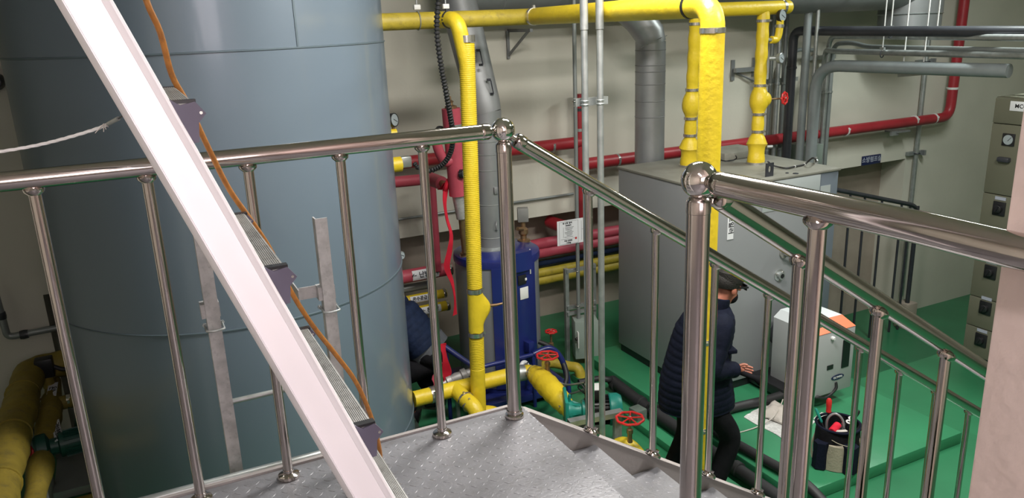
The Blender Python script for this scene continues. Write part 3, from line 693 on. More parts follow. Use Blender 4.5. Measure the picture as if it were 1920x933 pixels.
cb = MB(); cb.box(((xa_+xb2)/2, 4.455, z), (xb2-xa_, .003, .05)); cb.box(((xa_+xb2)/2, 4.475, z+.024), (xb2-xa_, .04, .003)); cb.box(((xa_+xb2)/2, 4.475, z-.024), (xb2-xa_, .04, .003))
tag(cb.build('channel_bracket', 'galvanised'), 'short galvanised channel bracket clamped behind the two tall conduits', 'bracket')
# thin conduit down to the switch box
xs, ys = P(1085, 600, y=6.42).x, 6.42
t = thing('switch_conduit', 'thin grey conduit running down to the green grey switch box', 'conduit', (xs, ys, .4))
zt_ = P(1085, 602, y=6.42).z; MB().tube([(xs, ys, zt_), (P(1078, 150, y=6.42).x, ys, P(1078, 150, y=6.42).z), (P(1076, 0, y=6.42).x, ys, ZC)], .019, 12).build('tube', 'conduit_grey', t)
for py in (190, 508, 573): z = P(1080, py, y=6.42).z; MB().torus((xs-.01, ys, z), (0, 0, 1), .022, .004).build('saddle_clip', 'steel_band', t)
sb = thing('switch_box', 'green grey metal switch box on a strut frame', 'switch box', (xs, ys, 0))
zb0, zb1 = P(1090, 675, y=6.3).z, P(1090, 605, y=6.3).z
bx = MB().box((xs+.06, ys-.02, (zb0+zb1)/2), (.24, .20, zb1-zb0), rz=-.35, bev=.006).build('enclosure', 'box_green', sb)
MB().box((xs+.06-.125, ys-.085, (zb0+zb1)/2+.02), (.012, .09, .17), rz=-.35, bev=.003).build('isolator_plate', 'white_paint', sb)
MB().lathe([(.014, 0), (.014, .025), (.01, .03)], 12, (xs+.06-.13, ys-.09, (zb0+zb1)/2+.03), (-1, -.4, 0)).build('rotary_knob', 'black_plastic', sb)
xf = P(1063, 600, y=6.5).x; ztop = P(1063, 503, y=6.5).z
b = MB(); b.box((xf, 6.5, ztop/2), (.04, .04, ztop)); b.build('frame_post', 'galvanised', sb); MB().box((xf+.32, 6.5, ztop/2), (.04, .04, ztop)).build('frame_post', 'galvanised', sb)
for z in (ztop-.02, P(1063, 575, y=6.5).z, P(1063, 583, y=6.5).z-.02): MB().box((xf+.16, 6.475, z), (.34, .03, .035)).build('frame_rail', 'galvanised', sb)
# ------------------------------------------------------------------ blue water heater
HC = V((2.872, 6.30, 0)); HRd = .385; HT = 1.40
wh = thing('water_heater', 'blue and grey upright gas water heater with a flue on top', 'water heater', tuple(HC))
MB().lathe([(HRd, .16), (HRd, HT-.06)], 56, HC).build('jacket', 'heater_grey', wh)
MB().lathe([(HRd+.012, HT-.075), (HRd+.014, HT-.04), (HRd+.008, HT-.01), (HRd-.02, HT+.005), (.2, HT+.03), (.16, HT+.03)], 56, HC).build('top_cap', 'blue_paint', wh)
MB().lathe([(HRd+.008, .12), (HRd+.008, .18)], 56, HC).build('bottom_ring', 'blue_paint', wh)
def patch(px0, px1, z0, z1, r, mt, name, par, n=10):
    """curved panel on the jacket between two seen columns"""
    def ang(px):
        q = ray(px, 600); u = V((q.x, q.y)).normalized(); c2 = V((HC.x, HC.y)); k = u.dot(c2); h = c2.length_squared-k*k
        p = u*(k-math.sqrt(max(1e-4, HRd**2-h))); return math.atan2(p.y-HC.y, p.x-HC.x)
    a0, a1 = ang(px0), ang(px1); vs = []; fs = []
    for i in range(n+1):
        a = a0+(a1-a0)*i/n
        for rr_ in (HRd-.01, r):
            for z in (z0, z1): vs.append((HC.x+rr_*math.cos(a), HC.y+rr_*math.sin(a), z))
    for i in range(n):
        j = 4*i; fs += [(j+2, j+3, j+7, j+6), (j+1, j+5, j+7, j+3), (j, j+2, j+6, j+4)]
    fs += [(0, 1, 3, 2), (4*n, 4*n+2, 4*n+3, 4*n+1)]
    return MB()._add(vs, fs).build(name, mt, par), (a0+a1)/2
patch(926, 1002, .18, HT-.07, HRd+.02, 'blue_paint', 'front_panel', wh)
o, a = patch(966, 992, P(980, 505, d=6.6).z, P(980, 470, d=6.6).z, HRd+.06, 'blue_paint', 'control_cover', wh)
ru = V((math.cos(a), math.sin(a), 0)); tu = V((-ru.y, ru.x, 0))
def on_heater(px, py, w_, h_, mt, name, rad=HRd+.03, th=.008):
    q = ray(px, py); u = V((q.x, q.y)).normalized(); c2 = V((HC.x, HC.y)); k = u.dot(c2); hh = c2.length_squared-k*k
    p2 = u*(k-math.sqrt(max(1e-4, rad**2-hh))); s_ = p2.length/math.hypot(q.x, q.y); p = CAMP+q*s_
    a = math.atan2(p.y-HC.y, p.x-HC.x)
    return MB().box(p, (th, w_, h_), rz=a, bev=.002).build(name, mt, wh), p, a
on_heater(979, 524, .085, .085, 'black_plastic', 'thermostat')
o, p, a = on_heater(986, 523, .02, .022, 'white_paint', 'dial_knob', HRd+.036)
on_heater(983, 549, .09, .11, 'white_paint', 'rating_label', HRd+.024, .002)
on_heater(994, 490, .015, .23, 'white_paint', 'warning_strip', HRd+.022, .002)
on_heater(1003, 591, .02, .035, 'white_paint', 'small_label', HRd+.012, .002)
on_heater(992, 649, .06, .10, 'blue_paint', 'gas_valve', HRd+.06, .08)
for (px, py, bxx) in ((873, 432, 0), (981, 425, 1)):
    q = P(px, py, y=6.25 if bxx == 0 else 6.35)
    t = thing('relief_valve', 'brass fitting on the heater top, '+('left of the flue' if not bxx else 'right of the flue under a small grey box'), 'valve', (q.x, q.y, HT))
    MB().lathe([(.06, -.005), (.06, .03), (.03, .04), (.028, .07), (.045, .09), (.045, .13), (.024, .15), (.022, .22)], 14, (q.x, q.y, HT)).build('body', 'brass', t)
    MB().lathe([(.066, -.01), (.066, .008)], 20, (q.x, q.y, HT)).build('washer', 'steel_band', t)
    if bxx: MB().box((q.x, q.y, HT+.27), (.10, .08, .13), rz=-.4, bev=.006).build('actuator_box', 'socket_grey', t); MB().tube([(q.x-.02, q.y-.03, HT+.14), (q.x-.09, q.y-.06, HT+.16)], .018, 8).build('side_port', 'brass', t)
    else: MB().torus((q.x+.045, q.y-.05, HT+.19), (.3, -1, .2), .035, .007).build('ring_gauge', 'white_paint', t)
# flue: vertical, then slanting up to the duct
fx = P(917, 330, y=6.3).x; FR = .132
FR2 = .15
fl = thing('heater_flue', 'grey sheet metal flue rising from the blue heater and slanting up left', 'flue', (fx, 6.3, HT+.03))
zb = P(925, 205, y=6.3).z
MB().cyl((fx, 6.3, HT+.02), (fx, 6.3, zb), FR, n=32).build('straight_pipe', 'duct_silver', fl)
MB().lathe([(FR+.05, HT+.015), (FR+.05, HT+.035), (FR+.004, HT+.05)], 32, (fx, 6.3, 0)).build('flue_collar', 'galvanised', fl)
for py in (238, 266, 290, 320, 385, 447): z = P(917, py, y=6.2).z; MB().lathe([(FR, z-.004), (FR+.005, z), (FR, z+.004)], 32, (fx, 6.3, 0)).build('seam_ring', 'galvanised', fl)
tp = P(866, 30, y=6.62)
MB().tube([(fx, 6.3, zb-.02), (fx-.015, 6.31, zb+.06), tp, tp+V((-.03, .06, .25))], [FR+.002, FR+.012, FR2+.01, FR2+.01], 32).build('slanted_pipe', 'duct_dark', fl)
for py, px in ((108, 901), (163, 921)):
    q = P(px, py, y=6.17); b = MB(); b.tube([q+V((-.01, .03, .055)), q+V((-.01, -.02, .055)), q+V((.01, -.02, -.055)), q+V((.01, .03, -.055))], .006, 6); b.box(q+V((-.01, .02, .06)), (.03, .02, .02)); b.box(q+V((.01, .02, -.06)), (.03, .02, .02)); b.build('handle', 'conduit_dark', fl)
q = P(932, 423, y=6.17); MB().torus(q, (.8, -.6, 0), .04, .006).build('damper_ring', 'duct_dark', fl)
q = P(930, 357, y=6.16); MB().box(q, (.04, .02, .06), bev=.004).build('latch', 'duct_dark', fl)
# overhead duct
DY = 6.78; DZ = 3.72
du = thing('exhaust_duct', 'large round grey exhaust duct running overhead along the back wall', 'duct', (5, DY, DZ))
MB().cyl((tp.x-.06, DY, DZ), (5.9, DY, DZ), .25, n=40).build('duct_section', 'duct_dark', du)
MB().lathe([(.05, -.06), (.2, -.05), (.25, 0)], 40, (tp.x-.06, DY, DZ), (1, 0, 0)).build('end_cap', 'duct_dark', du)
x9 = P(1668, 30, y=DY).x
MB().tube([(5.9, DY, DZ), (6.15, DY, DZ)], [.25, .36], 40).build('reducer', 'duct_dark', du)
path = fillet([(6.15, DY, DZ), (x9+.35, DY, DZ), (x9+.35, DY, P(1740, 24, y=DY).z)], .34, 10)
MB().tube(dense(path, .4), .36, 40).build('duct_section', 'duct_dark', du)
zz0, zz1 = P(1740, 24, y=DY).z, P(1740, 50, y=DY).z
MB().cyl((x9+.35, DY, zz0), (x9+.35, DY, zz1), .355, n=40).build('outlet_collar', 'duct_silver', du)
MB().lathe([(.36, zz0-.008), (.372, zz0), (.36, zz0+.008)], 40, (x9+.35, DY, 0)).build('seam_ring', 'galvanised', du)
for x in (3.2, 4.2, 5.2): MB().lathe([(.25, -.012), (.256, 0), (.25, .012)], 40, (x, DY, DZ), (1, 0, 0)).build('seam_ring', 'duct_dark', du)
for x in (3.6, 5.5, 7.6): MB().box((x, DY, (DZ+ZC)/2), (.03, .01, ZC-DZ)).build('hanger_strap', 'galvanised', du)
for (px, par) in ((952, 'dark angle bracket on the wall left of the two tall conduits'),):
    q = P(px, 58, y=7.2); lo_ = P(956, 110, y=7.35); t = thing('duct_bracket', par, 'bracket', (q.x, YW, q.z))
    MB().box((lo_.x, YW-.02, (q.z+lo_.z)/2), (.03, .02, q.z-lo_.z)).build('wall_leg', 'duct_dark', t)
    MB().box((lo_.x+.02, YW-.25, q.z), (.03, .5, .03)).build('arm', 'duct_dark', t)
    MB().tube([(lo_.x, YW-.02, lo_.z+.03), (lo_.x+.02, YW-.45, q.z)], .014, 6).build('brace', 'duct_dark', t)
q = P(1378, 132, y=7.35); t = thing('wall_bracket', 'grey steel bracket on the wall between the two boiler risers', 'bracket', (q.x, YW, q.z))
MB().box((q.x, YW-.01, q.z), (.05, .02, .24)).build('wall_plate', 'duct_silver', t); MB().box((q.x+.16, YW-.06, q.z+.0), (.34, .05, .05)).build('arm', 'duct_silver', t)
MB().tube([(q.x+.02, YW-.02, q.z-.02), (q.x+.30, YW-.05, q.z-.14)], .012, 6).build('brace', 'duct_dark', t); MB().box((q.x+.32, YW-.01, q.z+.02), (.04, .02, .22)).build('wall_plate', 'duct_silver', t)
# boiler flue
bfx = P(1218, 250, y=6.5).x; bf = thing('boiler_flue', 'banded silver flue pipe rising behind the grey boiler cabinet', 'flue', (bfx, 6.5, 1.2))
z8 = P(1218, 78, y=6.5).z; BR = .148
MB().cyl((bfx, 6.5, 1.2), (bfx, 6.5, z8), BR, n=36).build('straight_pipe', 'duct_silver', bf)
e = V((bfx-.32, 6.62, z8+.42)); MB().tube([(bfx, 6.5, z8-.01), (bfx-.02, 6.5, z8+.08), (bfx-.12, 6.54, z8+.22), e], BR, 36).build('elbow', 'duct_silver', bf)
for py in (95, 124, 136, 160, 192, 222): z = P(1218, py, y=6.35).z; MB().lathe([(BR, z-.004), (BR+.004, z), (BR, z+.004)], 36, (bfx, 6.5, 0)).build('seam_ring', 'duct_dark', bf)
MB().tube([(bfx-.16, 6.43, z8-.05), (bfx, 6.34, z8+.035), (bfx+.155, 6.45, z8+.05)], .004, 6).build('elbow_seam', 'duct_dark', bf)
MB().box((bfx, 6.44, 1.24), (.36, .28, .1)).build('outlet_box', 'boiler_paint', bf)
# ------------------------------------------------------------------ red and pink pipes on the wall
RW = 7.22
r1 = thing('red_pipe', 'dark red pipe on the wall from behind the tank to the red drop', 'pipe', (3, RW, 2.08))
za, zb_ = P(745, 306, y=RW).z, P(1072, 268, y=RW).z; xr = P(1087, 300, y=RW).x
MB().tube([(1.2, RW, za), (P(745, 306, y=RW).x, RW, za), (xr, RW, zb_)], .062, 18).build('pipe_run', 'red_pipe', r1)
for px in (1035,): x = P(px, 275, y=RW).x; band((x, RW, zb_-.01), (1, 0, 0), .063, r1, .025, mt='galvanised')
r2 = thing('red_drop_pipe', 'vertical red pipe behind the two tall galvanised conduits', 'pipe', (xr, RW, 1.2))
MB().tube([(xr, RW, P(1086, 176, y=RW).z), (xr, RW, 1.15)], .047, 16).build('pipe_run', 'red_pipe', r2)
for py in (205, 243): band((xr, RW, P(1086, py, y=RW).z), (0, 0, 1), .048, r2, .03, mt='galvanised' if py > 210 else 'conduit_dark')
MB().tube(smooth_path([(xr+.02, RW, 1.22), (xr-.05, RW+.02, 1.18), (xr-.16, RW+.12, 1.2), (xr-.22, RW+.32, 1.22)], 5), .07, 16).build('elbow', 'red_pipe', r2)
z1_, z2_ = P(1155, 300, y=RW).z, P(1755, 222, y=RW).z; xv_ = P(1782, 200, y=RW).x
r3 = thing('red_fire_pipe', 'long bright red wall pipe turning up before the control cabinet', 'pipe', (7, RW, 1.88))
path = fillet([(xr, RW, z1_), (xv_, RW, z2_), (xv_+.03, RW, 3.2), (xv_+.05, RW, ZC)], .18, 8)
MB().tube(dense(path, .4), .066, 20).build('pipe_run', 'red_pipe', r3)
for px, py in ((1157, 300), (1585, 245), (1714, 226), (1751, 222)): q = P(px, py, y=RW); band((q.x, RW, q.z), (1, 0, 0), .067, r3, .025, mt='white_paint' if px > 1500 else 'galvanised')
q = P(1790, 165, y=RW); band((xv_+.01, RW, q.z), (0, 0, 1), .067, r3, .03, mt='white_paint')
q = P(1690, 244, y=RW); b = MB(); b.box((q.x+.03, YW-.1, q.z-.02), (.26, .2, .02)); b.box((q.x-.12, YW-.17, q.z-.03), (.14, .03, .06)); b.build('support_bracket', 'duct_dark', r3)
# pink insulated pipes low in the recess
for i, (pL, pR, rr_, mt_, lb, nm) in enumerate((
    ((1010, 453), (1160, 435), .062, 'pink_wrap', 'upper pink wrapped pipe in the wall recess beside the heater', 'pink_pipe'),
    ((1010, 471), (1160, 450), .064, 'pink_wrap', 'lower pink wrapped pipe in the wall recess beside the heater', 'pink_pipe'),
    ((1010, 491), (1160, 471), .030, 'navy_light', 'thin dark blue pipe between the pink and yellow recess pipes', 'blue_pipe'),
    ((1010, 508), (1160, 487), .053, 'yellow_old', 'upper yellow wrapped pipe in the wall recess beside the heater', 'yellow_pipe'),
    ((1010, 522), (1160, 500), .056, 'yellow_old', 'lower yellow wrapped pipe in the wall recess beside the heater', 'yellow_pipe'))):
    a, c = P(*pL, y=7.56), P(*pR, y=7.56); zm = (a.z+c.z)/2
    sp = dense([(3.1, 7.56, zm), (6.4, 7.56, zm)], .06); tag(MB().tube(sp, [rr_+.002*math.sin(k*1.3) for k in range(len(sp))], 16).build(nm, mt_), lb, 'pipe')
a, c = P(1010, 480, y=7.56), P(1160, 462, y=7.56); tag(MB().box((4.7, 7.6, (a.z+c.z)/2), (3.2, .1, .012)).build('pipe_tray', 'galvanised'), 'thin steel tray edge under the recess pink pipes', 'tray')
# left group with direction labels
YLp = 6.95
def lpipe(nm, pL, pR, r_, mt_, lb, txt=None, lx=None, arrow=True, right=None):
    a, c = P(*pL, y=YLp), P(*pR, y=YLp); zm = (a.z+c.z)/2
    t = thing(nm, lb, 'pipe', (c.x-.3, YLp, zm)); sp = dense([(1.0, YLp, zm), (c.x, YLp, zm)], .08)
    MB().tube(sp, r_, 18).build('wrapped_run', mt_, t)
    MB().cyl((c.x, YLp, zm), (min(c.x+.22, 2.52), YLp, zm), r_*.62).build('bare_end', 'galvanised', t)
    band((c.x-.02, YLp, zm), (1, 0, 0), r_, t, .03)
    if txt:
        x0, x1 = P(lx[0], pL[1], y=YLp-r_).x, P(lx[1], pL[1], y=YLp-r_).x; hh = r_*1.15
        rings = []
        pl_ = []
        for k in range(7):
            an = -pi/2+.15+(k-3)*.26-.0; pl_.append((an))
        vs = []; fs = []
        for x in (x0, x1):
            for an in pl_: vs.append((x, YLp+(r_+.003)*math.sin(an), zm+(r_+.003)*math.cos(an)*1.0 if 0 else zm+(r_+.003)*math.sin(an+pi/2)))
        for k in range(6): fs.append((k, k+1, 8+k, 7+k))
        pt = MB()._add(vs, fs).build('direction_label', 'paper', t)
        fT = frame_T(((x0+x1)/2, YLp-r_-.0045, zm+.012), (1, 0, 0), (0, .12, 1))
        text(txt, hh*.86, fT, 'ink', pt, squeeze=.92)
    return t
lpipe('pink_pipe', (758, 518), (846, 503), .066, 'pink_wrap', 'pink wrapped pipe behind the tank with a black arrow label', '\u2190 \ub09c\ubc29\ud658\uc218', (774, 824))
lpipe('yellow_pipe', (760, 563), (836, 549), .045, 'yellow_wrap', 'upper yellow wrapped pipe behind the tank with a Korean label', '\uc628\uc218\uacf5\uae09\uad00', (770, 812))
lpipe('yellow_pipe', (775, 585), (842, 571), .050, 'yellow_wrap', 'lower yellow wrapped pipe behind the tank with an arrow label', '\u2190 \ud658\ud0d5\uad00', (786, 828))
a = P(760, 541, y=7.05); tag(MB().tube([(1.0, 7.05, a.z), (2.52, 7.05, a.z)], .04, 14).build('grey_pipe', 'conduit_grey'), 'plain grey pipe between the pink and yellow labelled pipes', 'pipe')
a = P(760, 529, y=7.0); tag(MB().box((1.75, 7.02, a.z), (1.5, .08, .01)).build('pipe_tray', 'galvanised'), 'thin steel tray edge under the labelled pink pipe', 'tray')
# pink header with branches
hx, hy = P(857, 330, y=6.15).x, 6.15
zh0, zh1 = P(857, 366, y=hy).z, P(857, 202, y=hy).z
hd = thing('pink_header', 'upright pink wrapped header pipe with a loop branch left of the ribbed yellow pipe', 'pipe', (hx, hy, zh0))
MB().tube(dense([(hx, hy, zh0), (hx-.02, hy, zh1)], .2), .078, 22).build('wrapped_header', 'pink_wrap', hd)
MB().lathe([(.05, 0), (.05, .02), (.02, .03), (.018, .05), (.03, .055), (.008, .07), (.006, .10)], 14, (hx-.02, hy, zh1)).build('air_vent', 'brass', hd)
zq = P(857, 235, y=hy).z; band((hx-.01, hy, zq), (0, 0, 1), .079, hd, .03, mt='conduit_grey')
q1, q2 = P(824, 285, y=hy-.02), P(835, 303, y=hy-.02)
MB().tube(smooth_path([q1+V((-.02, 0, .08)), q1, q2, P(852, 297, y=hy-.02)], 6), .042, 16).build('loop_branch', 'pink_wrap', hd)
q = P(868, 326, y=hy-.09); gauge(hd, q, (.8, -.6, 0), .04)
z5 = P(860, 410, y=hy).z
MB().tube([(hx, hy, zh0), (hx+.01, hy, (zh0+z5)/2), (hx+.02, hy, z5)], [.055, .05, .045], 18).build('grey_sleeve', 'galvanised_worn', hd)
MB().tube([(hx+.02, hy, z5), (hx+.06, hy+.06, HT+.05)], .03, 12).build('tail_pipe', 'brass', hd)
# pink run to the header and pink drop
q0, qm, qe = P(742, 341, y=6.75), P(806, 335, y=6.75), P(852, 352, y=6.25)
pk = thing('pink_branch_pipe', 'pink wrapped pipe from the tank running to the upright pink header', 'pipe', tuple(qm))
MB().tube([q0+V((-.4, 0, 0)), q0, qm], .052, 16).build('wrapped_run', 'pink_wrap', pk)
MB().tube([qm, qm.lerp(qe, .5)], .062, 16).build('wrapped_elbow', 'pink_wrap', pk); MB().tube([qm.lerp(qe, .45), qe], .03, 12).build('bare_end', 'brass', pk)
xd = P(812, 400, y=6.9).x; pk2 = tag(MB().tube([(xd, 6.9, qm.z-.02), (xd, 6.9, P(812, 505, y=6.95).z)], .045, 14).build('pink_drop_pipe', 'pink_wrap'), 'short pink wrapped pipe dropping to the labelled pink pipe', 'pipe')
# red ribbon tied around and hanging
def ribbon(pts, w0, name='tail', par=None, mt='red_cloth'):
    sp = smooth_path(pts, 5); vs = []; fs = []
    for i, p in enumerate(sp):
        t = i/len(sp); a = math.sin(t*9)*.9; wv = V((math.cos(a), math.sin(a)*.8, 0))*w0*(1+.35*math.sin(t*14))
        n_ = V((-wv.y, wv.x, 0)).normalized()*.003
        vs += [p-wv-n_, p+wv-n_, p+wv+n_, p-wv+n_]
    for i in range(len(sp)-1):
        for k in range(4): fs.append((4*i+k, 4*i+(k+1) % 4, 4*i+4+(k+1) % 4, 4*i+4+k))
    return MB()._add(vs, fs).build(name, mt, par, ang=70)
rb = thing('red_ribbon', 'red cloth strap tied on the pink pipe and hanging down', 'strap', tuple(P(840, 350, y=6.1)))
ribbon([P(836, 352, y=6.2), P(834, 380, y=6.15), P(838, 410, y=6.12), P(846, 440, y=6.1), P(843, 470, y=6.1), P(838, 500, y=6.1), P(848, 530, y=6.1), P(853, 560, y=6.1), P(853, 590, y=6.1)], .022, 'tail', rb)
ribbon([P(826, 355, y=6.3), P(836, 342, y=6.2), P(848, 347, y=6.16), P(852, 357, y=6.14)], .03, 'knot', rb)
b = MB(); q = P(838, 347, y=6.22); b.torus(q, (.8, -.5, -.4), .05, .02, 16, 8); b.build('loop', 'red_cloth', rb)
rc2 = thing('red_cloth', 'crumpled dark red cloth hanging from the blue frame', 'cloth', tuple(P(840, 690, d=6.3)))
ribbon([P(829, 644, y=5.85), P(834, 670, y=5.85), P(838, 700, y=5.85), P(832, 722, y=5.85)], .035, 'fold', rc2, 'red_cloth')
ribbon([P(824, 680, y=5.8), P(822, 700, y=5.8), P(816, 722, y=5.8)], .04, 'fold', rc2, 'pink_wrap')
# thin wall conduits
q0, q1 = P(745, 408, y=7.36), P(1075, 366, y=7.36)
tag(MB().tube([(q0.x-.6, 7.36, (q0.z+q1.z)/2), (q1.x, 7.36, (q0.z+q1.z)/2)], .013, 8).build('wall_conduit', 'conduit_grey'), 'thin grey conduit along the bottom of the cream wall', 'conduit')
# ================================================================== BOILER
BX0, BX1, BY0, BY1, BZ = 4.204, 5.73, 5.0, 6.29, 2.015
bo = thing('boiler_cabinet', 'tall grey boiler cabinet with a dusty top and two yellow risers', 'boiler', ((BX0+BX1)/2, (BY0+BY1)/2, .1))
XP = P(1535, 370, y=BY0).x
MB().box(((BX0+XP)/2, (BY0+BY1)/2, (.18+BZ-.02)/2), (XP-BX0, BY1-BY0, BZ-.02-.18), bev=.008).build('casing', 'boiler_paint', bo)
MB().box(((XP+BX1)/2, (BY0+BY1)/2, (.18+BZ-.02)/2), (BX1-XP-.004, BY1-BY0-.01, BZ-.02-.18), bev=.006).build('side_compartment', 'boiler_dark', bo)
MB().box(((BX0+BX1)/2, (BY0+BY1)/2, .14), (BX1-BX0-.04, BY1-BY0-.04, .08)).build('plinth_frame', 'black_plastic', bo)
MB().box(((BX0+BX1)/2, (BY0+BY1)/2, BZ-.01), (BX1-BX0+.02, BY1-BY0+.02, .022), bev=.004).build('top_plate', 'boiler_top', bo)
MB().box(((BX0+.62+XP)/2, BY0-.004, BZ-.16), (XP-BX0-.62, .006, .26), bev=.002).build('front_reflection_band', 'boiler_light', bo)  # lighter band paints in a reflection along the upper front
MB().box((BX1-.16, BY0+.0, P(1562, 355, y=BY0).z), (.12, .004, .10)).build('small_label', 'boiler_light', bo)
# raised rear tray on the top
MB().box((BX1-.32, BY1-.22, BZ+.04), (.5, .38, .07), bev=.006).build('raised_cover', 'boiler_top', bo)
q = P(1510, 298, z=BZ+.08); 
# sign plate with vertical lettering
q0, q1 = P(1370, 396, y=BY0), P(1369, 446, y=BY0)
cz = (P(1370, 372, y=BY0).z+q1.z)/2; pl_h = P(1370, 372, y=BY0).z-q1.z
sg = MB().box((q0.x, BY0-.006, cz), (.068, .004, pl_h+.02)).build('sign_plate', 'paper', bo)
text('\uc628\uc218\ubcf4\uc77c\ub7ec', .058, frame_T((q0.x, BY0-.0095, cz), (0, 0, -1), (1, 0, 0)), 'ink', sg, squeeze=1.02)
q = P(1468, 474, y=BY0)
b = MB(); b.lathe([(.045, 0), (.045, .02), (.02, .025), (.02, .09)], 16, (q.x, BY0, q.z), (0, -1, 0)); b.tube([(q.x, BY0-.08, q.z), (q.x+.10, BY0-.11, q.z-.02)], .016, 8); b.box((q.x, BY0-.05, q.z+.09), (.10, .05, .10), bev=.008); b.build('drain_valve', 'socket_grey', bo)
q = P(1460, 515, y=BY0); so = MB().lathe([(.055, 0), (.055, .008), (.035, .012), (.035, .045), (.022, .046), (.022, .02)], 20, (q.x, BY0, q.z), (0, -1, 0)).build('sight_port', 'galvanised', bo)
MB().lathe([(.021, .03), (.021, .047)], 16, (q.x, BY0, q.z), (0, -1, 0)).build('port_glass', 'black_plastic', so)
for k in range(3): a = 2*pi*k/3+.6; MB().lathe([(.008, .008), (.008, .018)], 6, (q.x+.046*math.cos(a), BY0, q.z+.046*math.sin(a)), (0, -1, 0)).build('port_bolt', 'steel_band', so)
# lifting lug
q = P(1443, 331, z=BZ); wd, hh = .085, .12; hole = [(.022*math.cos(t)*.8, .065+.03*math.sin(t)) for t in [2*pi*k/12 for k in range(12)]]
outer = [(-wd/2, 0), (wd/2, 0), (wd/2, hh*.8), (wd/2-.02, hh), (-wd/2+.02, hh), (-wd/2, hh*.8)]
vs, fs = [], []
NN = 24
def sq(t):
    x, z = math.cos(t), math.sin(t); k = 1/max(abs(x), abs(z)); return (x*k*wd/2, .06+z*k*.06)
for yy in (0, .012):
    for k in range(NN): t = 2*pi*k/NN+pi/4; x, z = sq(t); vs.append((q.x+x, q.y+yy, BZ+z))
    for k in range(NN): t = 2*pi*k/NN+pi/4; vs.append((q.x+.017*math.cos(t), q.y+yy, BZ+.065+.03*math.sin(t)))
for k in range(NN):
    j = (k+1) % NN; fs += [(k, j, NN+j, NN+k), (2*NN+k, 2*NN+j, 3*NN+j, 3*NN+k), (k, j, 2*NN+j, 2*NN+k), (NN+k, NN+j, 3*NN+j, 3*NN+k)]
MB()._add(vs, fs).build('lifting_lug', 'conduit_dark', bo)
for (px, py, sx) in ((1476, 324, .03), (1492, 325, .05)): q = P(px, py, z=BZ+.004); MB().lathe([(sx*.5, 0), (sx*.5, .006), (sx*.2, .010)], 10, (q.x, q.y, BZ)).build('top_bolt', 'conduit_dark', bo)
cab = [P(1440, 303, z=2.10), P(1448, 309, z=2.05), P(1460, 313, z=2.03), P(1475, 315, z=2.03), P(1490, 312, z=2.03), P(1508, 308, z=2.03), P(1518, 300, z=2.07), P(1524, 296, z=2.10), P(1529, 298, z=2.09), P(1530, 303, z=2.03)]
cb_ = thing('sensor_cable', 'black cable lying across the boiler top with white ties', 'cable', tuple(cab[4]))
MB().tube(smooth_path(cab, 6), .008, 8).build('cable', 'rubber', cb_)
for k in (4, 5): MB().torus(cab[k], (1, .3, 0), .010, .003, 10, 5).build('cable_tie', 'white_paint', cb_)
MB().lathe([(.022, 0), (.022, .03), (.012, .04), (.012, .06)], 12, cab[-1]+V((0, 0, -.015))).build('cable_gland', 'galvanised', cb_)
cab = [P(1352, 300, z=2.03), P(1362, 302, z=2.03), P(1375, 300, z=2.03), P(1381, 296, z=2.05), P(1379, 291, z=2.10)]
tag(MB().tube(smooth_path(cab, 6), .006, 8).build('spare_wire', 'rubber'), 'short bent dark wire on the boiler top between the risers', 'wire')
# ---- risers
def riser(label, bpx, tpx, wheel):
    bp = P(*bpx, z=BZ); tp_ = V((P(*tpx, y=YM).x, YM, ZM-RY*.6))
    t = thing('boiler_riser', label, 'pipe', (bp.x, bp.y, BZ))
    L = tp_.z-BZ; at_ = lambda k: V((bp.x+(tp_.x-bp.x)*k, bp.y+(tp_.y-bp.y)*k, BZ+L*k))
    MB().lathe([(.09, 0), (.09, .022)], 20, (bp.x, bp.y, BZ)).build('base_flange', 'steel_band', t)
    n = 60; pts = [at_(k/n) for k in range(n+1)]; rr = []
    for k in range(n+1):
        u = k/n; r = .056+.003*math.sin(k*.9)
        if u < .12: r = .078+.004*math.sin(u*60)
        elif u < .20: r = .105-.045*(u-.12)/.08
        if .355 < u < .50: r += .034*math.sin(pi*(u-.355)/.145)
        rr.append(r)
    rr[0] = .07
    MB().tube(pts, rr, 22).build('wrapped_run', 'yellow_wrap', t)
    # lobed valve wrap bulging sideways
    c = at_(.43); MB().ball(c+V((.03, -.02, 0)), .075, 18, (1.15, .9, 1.05)).build('wrapped_valve', 'yellow_wrap', t)
    for u in (.22, .335, .525, .945): band(at_(u), (0, 0, 1), .060, t, .025, screw=(.5, -1, 0))
    c = at_(.70)+V((.05, -.05, 0)); MB().cyl(c, c+V((.05, -.04, 0)), .02).build('gauge_stem', 'galvanised', t); gauge(t, c+V((.075, -.075, 0)), (.25, -.95, .05), .048, 'conduit_grey')
    if wheel:
        c = at_(.43)+V((.09, -.05, .0)); MB().tube([c, c+V((.14, -.02, 0))], .009, 8).build('valve_stem', 'brass', t); handwheel(t, c+V((.15, -.03, 0)), (.30, -.95, .05), .052)
        c = at_(.82); MB().tube([c, c+V((.10, -.03, 0))], .02, 10).build('stub', 'galvanised', t)
        MB().tube(smooth_path([c+V((.08, -.03, 0)), c+V((.14, -.03, 0)), c+V((.17, -.03, .05)), c+V((.18, -.03, .17))], 5), .034, 14).build('wrapped_branch', 'yellow_wrap', t)
        band(c+V((.18, -.03, .12)), (0, 0, 1), .036, t, .03); gauge(t, c+V((.185, -.05, .21)), (.15, -.98, .05), .058)
        c = at_(.10)+V((.08, -.05, .02)); MB().tube([c, c+V((.05, -.02, .0))], .014, 8).build('vent_plug', 'galvanised', t)
    return t
riser('yellow wrapped boiler riser partly hidden behind the thick yellow drop pipe', (1291, 312), (1304, 60), False)
riser('yellow wrapped boiler riser with gauges and a small red wheel', (1417, 307), (1431, 40), True)
